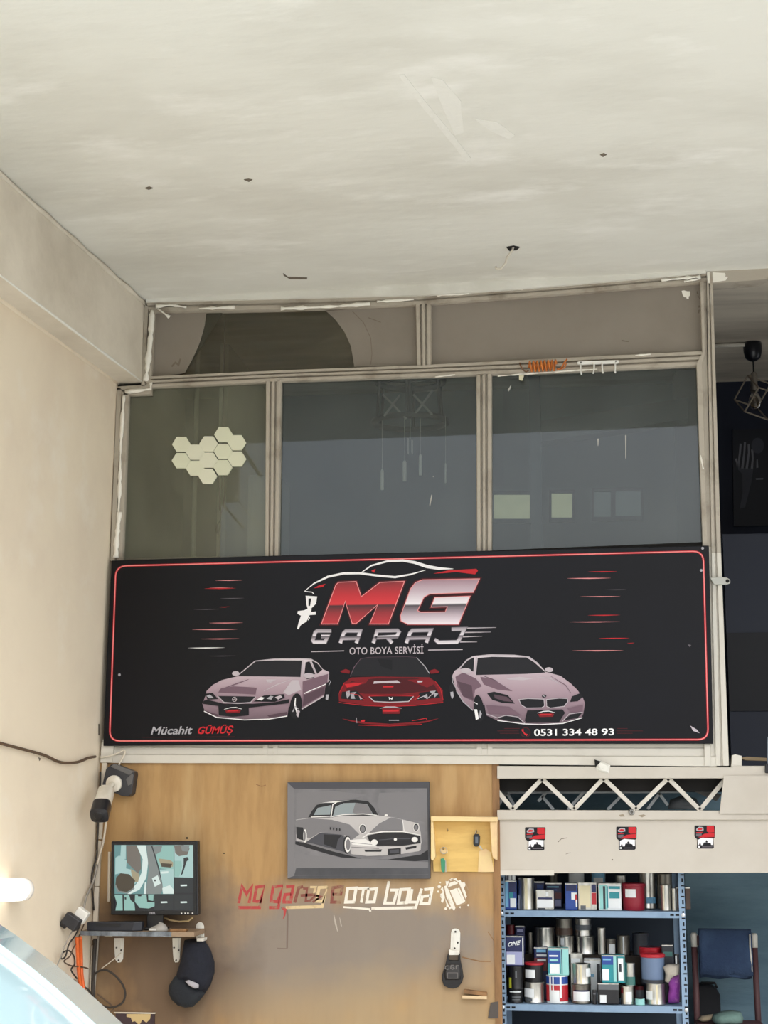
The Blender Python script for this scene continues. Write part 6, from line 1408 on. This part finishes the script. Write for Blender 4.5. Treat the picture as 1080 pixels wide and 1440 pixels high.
b = MB(); b.box(q0_.x + .025, q0_.x + .032, .484, .494, 2.6, 2.72); obj('handle', b, m_silv, dr_)
nk = thing('hanging_cord', 'dark red looped cord hanging behind the left pane', 'cord', P(311, 725, .3))
b = MB(); b.tube([(P(*zh((553, 500))[0], .3).x, .3, 3.915), P(*zh((553, 500))[0], .3)], .002, 6); obj('string', b, m_chd, nk); b = MB(); b.tube([P(*q, .3) for q in zh((553, 500), (528, 540), (532, 700), (534, 820), (545, 855), (560, 800), (575, 700), (578, 540), (555, 500))], .0035, 6); obj('loop', b, M('cord_red', rgb(120, 72, 70), .7), nk, smooth=True)
b = MB(); b.tube([P(*q, .3) for q in zh((543, 855), (542, 900), (520, 940))], .002, 6); obj('tail', b, m_chd, nk)
b = MB(); b.puff(zh((505, 950), (520, 938), (530, 975), (520, 1035), (505, 1030), (498, 990)), .3, .008, back=.008, rings=3); obj('tassel', b, m_chd, nk, smooth=True)

# right room: post, then pane reflections built as a sloping band and glowing windows
b = MB(); xa = X_(745, 640, .5); xb = X_(761, 640, .5); b.box(xa, xb, .5, .58, 1.751, 3.915); obj('trim_7', b, M('post_dark', rgb(66, 74, 78), .6), label='dark upright post behind the right pane', cat='post', kind='structure')
dt = MB(); dt.px([(758, 592), (985, 556), (985, 586), (758, 622)], .85, .12); obj('reflection_band', dt, M('reflection_grey', rgb(96, 98, 94), .6), label='grey sloping band added behind the right pane to imitate a reflection', cat='reflection_band')  # sloping band put in to imitate a reflection in the glass
m_refl = M('refl_glow', rgb(150, 152, 122), .4, emit=.55, var=(rgb(120, 126, 104), 6, .4, .7)); m_refl2 = M('refl_glow_dim', rgb(96, 106, 106), .4, emit=.22)  # glow added for window-like reflections in the right pane
zw = zm(690, 660, 4.5); m_wf = M('inner_frame', rgb(70, 78, 80), .6)
for i, (x0_, y0_, x1_, y1_, mt, lab) in enumerate(((18, 158, 248, 312, m_refl, 'imitated reflection of a small lit window, nearest the middle mullion'), (385, 150, 515, 305, m_refl, 'imitated reflection of a small lit window, right of the dark post'), (655, 140, 760, 300, m_refl2, 'imitated reflection of a dim window with foliage behind the right pane'), (790, 136, 950, 295, m_refl2, 'imitated reflection of a dim window at the far right behind the right pane'))):
    w_ = thing('window_%d' % (6 + i), lab, 'window', P(*zw(((x0_ + x1_) / 2, y1_))[0], IN_Y - .02), kind='structure')
    b = MB(); b.px(zw((x0_, y0_), (x1_, y0_), (x1_, y1_), (x0_, y1_)), IN_Y - .012, .010); obj('pane', b, mt, w_)
    for q in (((x0_ - 16, y0_ - 22), (x1_ + 16, y0_ - 22), (x1_ + 16, y0_), (x0_ - 16, y0_)), ((x0_ - 16, y1_), (x1_ + 16, y1_), (x1_ + 16, y1_ + 28), (x0_ - 16, y1_ + 28)), ((x0_ - 16, y0_), (x0_, y0_), (x0_, y1_), (x0_ - 16, y1_)), ((x1_, y0_), (x1_ + 16, y0_), (x1_ + 16, y1_), (x1_, y1_))):
        b = MB(); b.px(zw(*q), IN_Y - .03, .028); obj('frame_bar', b, m_wf, w_)
# little specks and scrapes on the glass
b = MB()
for q in (((565, 1005), (572, 985), (576, 1000), (560, 1075), (553, 1070)), ((578, 850), (588, 850), (586, 862))): b.flat(zp5(*q), 0.0055)
obj('paint_specks', b, m_sl, w4)
b = MB()
for q in ([(714, 548), (719, 541), (718, 546), (715, 551)], [(840, 617), (842, 617), (841.5, 627), (840.5, 627)], [(879, 612), (881, 612), (880.5, 645), (879.5, 645)]): b.flat(q, 0.0055)
obj('paint_specks', b, m_sl, w5)

# ================================================================== OPEN BAY AT RIGHT
def PI(px, py, z=3.92):
    d = ray(px, py); return EYE + d * ((z - EYE.z) / d.z)
c_ = PI(1058, 482); YL = c_.y
pd = thing('pendant_lamp', 'black pendant lamp with a wire cage in the open bay', 'lamp', (c_.x, c_.y, 3.55))
s_ = 12.8 / F_PX * (YL + 6.8) * 1.02
b = MB(); b.lathe((c_.x, YL, 3.919), [(s_ * .95, 0), (s_, -.02), (s_ * .98, -.05), (s_ * .8, -.082), (s_ * .4, -.096), (.006, -.1)], 28); obj('canopy', b, M('lamp_black', rgb(14, 16, 24), .35), pd, smooth=True)
zcage = P(1064, 558, YL).z
b = MB(); b.tube([(c_.x, YL, 3.82), (c_.x, YL, zcage + .11)], .004, 8); obj('cord', b, m_black, pd)
b = MB(); b.lathe((c_.x, YL, zcage + .03), [(.012, .1), (.018, .085), (.018, .03), (.022, .0)], 16); so = obj('socket', b, M('lamp_steel', rgb(160, 154, 146), .35, .8), pd, auto=40)
b = MB(); b.lathe((c_.x, YL, zcage + .028), [(.012, 0), (.03, -.035), (.036, -.06), (.028, -.088), (.004, -.1)], 18); obj('bulb', b, Mglass('bulb_glass', (.7, .68, .62), .1, rgb(150, 130, 100)), so, smooth=True)
Rm = Matrix.Rotation(.55, 3, 'Y') @ Matrix.Rotation(.5, 3, 'X') @ Matrix.Rotation(.6, 3, 'Z'); k = .072; ctr = Vector((c_.x + .015, YL, zcage - .005)); m_wire = M('cage_wire', rgb(150, 138, 122), .45, .5)
V8 = [ctr + Rm @ Vector((sx * k, sy * k, sz * k)) for sx in (-1, 1) for sy in (-1, 1) for sz in (-1, 1)]
for i in range(8):
    for bit in (1, 2, 4):
        j = i ^ bit
        if j > i: b = MB(); b.tube([V8[i], V8[j]], .0042, 6); obj('cage_bar', b, m_wire, pd)
top_ = max(V8, key=lambda v: v.z); b = MB(); b.tube([top_, Vector((c_.x, YL, zcage + .115))], .003, 6); obj('cage_hanger', b, m_wire, pd)
b = MB(); y_ = YL - .02; b.tube([(X_(1000, 488, y_), y_, 3.905), (c_.x - s_ * .9, y_, 3.905)], .011, 8); obj('ceiling_conduit', b, M('conduit_pale', rgb(206, 200, 186), .5), smooth=True, label='pale conduit running along the inner ceiling to the pendant lamp', cat='conduit')
b = MB(); b.box(X_(1018, 800, .96), 2.6, .96, 1.0, 1.6205, Z_(1040, 751, .96)); pq = obj('wall_low', b, M('dark_board', rgb(38, 44, 60), .6), label='dark low partition in the open bay', cat='partition', kind='structure')
b = MB(); b.box(X_(1018, 800, .96), 2.6, .95, .96, Z_(1040, 1000, .96), Z_(1040, 890, .96)); obj('lower_band', b, M('dark_band', rgb(18, 20, 28), .6), pq)
# reflection of a raised hand, painted onto a dark sheet added here
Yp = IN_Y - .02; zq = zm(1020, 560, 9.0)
ps = thing('hand_reflection', 'dark sheet added on the navy wall, painted with the reflection of a raised hand', 'reflection_print', P(1062, 745, Yp))
b = MB(); b.px([(1030, 604), (1112, 602), (1114, 738), (1032, 740)], Yp, .015); obj('sheet', b, M('reflection_dark', rgb(18, 22, 36), .6), ps)
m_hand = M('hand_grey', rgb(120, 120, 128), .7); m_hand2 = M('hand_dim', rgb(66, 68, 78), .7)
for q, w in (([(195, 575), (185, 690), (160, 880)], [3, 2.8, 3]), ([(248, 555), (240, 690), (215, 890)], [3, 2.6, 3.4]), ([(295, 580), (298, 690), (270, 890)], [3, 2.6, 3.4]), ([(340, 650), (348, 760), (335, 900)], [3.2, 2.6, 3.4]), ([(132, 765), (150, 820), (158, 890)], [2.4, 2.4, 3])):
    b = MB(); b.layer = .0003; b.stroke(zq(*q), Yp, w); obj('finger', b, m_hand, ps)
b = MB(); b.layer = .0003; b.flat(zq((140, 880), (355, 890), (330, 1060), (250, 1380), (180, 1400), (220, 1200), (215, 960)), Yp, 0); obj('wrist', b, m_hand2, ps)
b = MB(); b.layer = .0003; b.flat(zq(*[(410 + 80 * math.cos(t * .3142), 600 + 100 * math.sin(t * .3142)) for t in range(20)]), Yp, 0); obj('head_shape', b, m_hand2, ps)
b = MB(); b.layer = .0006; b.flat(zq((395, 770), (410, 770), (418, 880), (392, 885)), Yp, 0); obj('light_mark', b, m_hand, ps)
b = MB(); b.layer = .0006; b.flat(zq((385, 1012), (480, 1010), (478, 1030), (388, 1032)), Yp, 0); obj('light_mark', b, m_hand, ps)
# small thing at the right edge of the sill
sb = thing('steel_latch', 'small grey latch standing on the sill at the right edge', 'latch', P(1081, 1078, -.02))
b = MB(); b.px([(1079, 1036), (1086, 1036), (1087, 1076), (1079, 1076)], -.03, .02); obj('plate', b, M('latch_grey', rgb(120, 128, 136), .4, .6), sb, bevel=.002)
b = MB(); b.px([(1076, 1074), (1090, 1074), (1090, 1088), (1076, 1087)], -.05, .014); obj('knob', b, m_black, sb, bevel=.003)
# loose plastic behind the lattice
b = MB(); b.puff(zt((690, 215), (700, 180), (750, 160), (800, 175), (830, 218)), .25, .04, back=.03, rings=4, rough=.006); obj('plastic_bag', b, M('grey_plastic', rgb(120, 124, 128), .4), smooth=True, label='crumpled grey plastic bag behind the lattice of the beam', cat='bag')
b = MB(); b.px(zt((700, 98), (760, 98), (900, 160), (880, 185), (800, 150)), .2, .03); obj('grey_pipe', b, M('pipe_grey', rgb(140, 138, 134), .5), label='grey flat pipe slanting behind the right end of the lattice', cat='pipe', bevel=.004)
# ================================================================== CAR AT THE LOWER LEFT
YE = -3.9
sil = [(-400, 1208), (-260, 1216), (-140, 1238), (-60, 1268), (0, 1300), (24, 1316), (48, 1334), (79, 1357), (108, 1381), (135, 1405), (173, 1440), (230, 1500), (275, 1580), (296, 1700), (300, 1850), (294, 2000), (282, 2120)]
W = [P(a_, c_, YE) for a_, c_ in sil]; xc0 = W[0].x
half = [(v.x - xc0, v.z) for v in W]
sec = half + [(-x, z) for x, z in half[::-1][:-1]]
car = thing('parked_car', 'pale glossy white car whose roof corner shows at the lower left', 'car', (xc0, -5.7, 0))
m_paint = M('car_white', rgb(158, 184, 190), .2, 0, coat=1.0)
stations = [(-3.70, .40, .60), (-3.73, .68, .84), (-3.79, .88, .955), (-3.85, .965, .988), (YE, 1, 1), (-4.2, 1.012, 1.006), (-5.2, 1.03, 1.02), (-6.2, 1.03, 1.015), (-6.9, 1.02, .96), (-7.6, 1.0, .80), (-7.75, .9, .7)]
b = MB(); n = len(sec); vs = []
for y, kx, kz in stations:
    for x, z in sec: vs.append((xc0 + x * kx, y, .25 + (z - .25) * kz))
fs = [tuple(range(n)), tuple(range(len(vs) - 1, len(vs) - n - 1, -1))]
for j in range(len(stations) - 1):
    for i in range(n):
        k = (i + 1) % n; fs.append((j * n + i, (j + 1) * n + i, (j + 1) * n + k, j * n + k))
b.add(vs, fs); obj('body', b, m_paint, car, auto=50)
def rib(y, kx, kz, i0, i1, r, name, mat):
    b = MB(); q = [Vector((xc0 + x * kx, y, .25 + (z - .25) * kz)) for x, z in half[i0:i1]]; b.tube(q, r, 8); return obj(name, b, mat, car, smooth=True)
rib(-4.06, 1.006, 1.004, 0, 13, .010, 'roof_rib', m_paint)
rib(-4.42, 1.016, 1.011, 0, 13, .010, 'roof_rib', m_paint)
m_cgl = M('car_glass', rgb(30, 36, 40), .06, 0, spec=.8)
for sx in (1, -1):
    for y0_, y1_ in ((-5.1, -4.35), (-6.1, -5.25)):
        b = MB(); pts = []
        for y in (y0_, y1_):
            for i in (10, 12): x, z = half[i]; pts.append((xc0 + sx * (x * 1.03 + .008), y, .25 + (z - .25) * 1.012))
        b.add(pts, [(0, 1, 3, 2)]); o = obj('side_window', b, m_cgl, car); m_ = o.modifiers.new('thick', 'SOLIDIFY'); m_.thickness = .006
    for y in (-4.5, -6.9):
        xw = xc0 + sx * (half[15][0] - .06); b = MB(); b.lathe((xw, y, .31), [(.2, -.09), (.30, -.09), (.31, -.06), (.31, .06), (.30, .09), (.2, .09)], 28, axis=(1, 0, 0)); wh = obj('wheel', b, m_black, car, auto=40)
        b = MB(); b.lathe((xw + sx * .085, y, .31), [(.2, -.01), (.2, .012), (.06, .016), (.03, .02)], 20, axis=(sx, 0, 0)); obj('hub_cap', b, m_silv, wh, auto=40)
b = MB(); b.box(xc0 - .6, xc0 + .6, -3.70, -3.60, .42, .60); obj('bumper', b, M('bumper_grey', rgb(60, 62, 64), .5), car, bevel=.03)
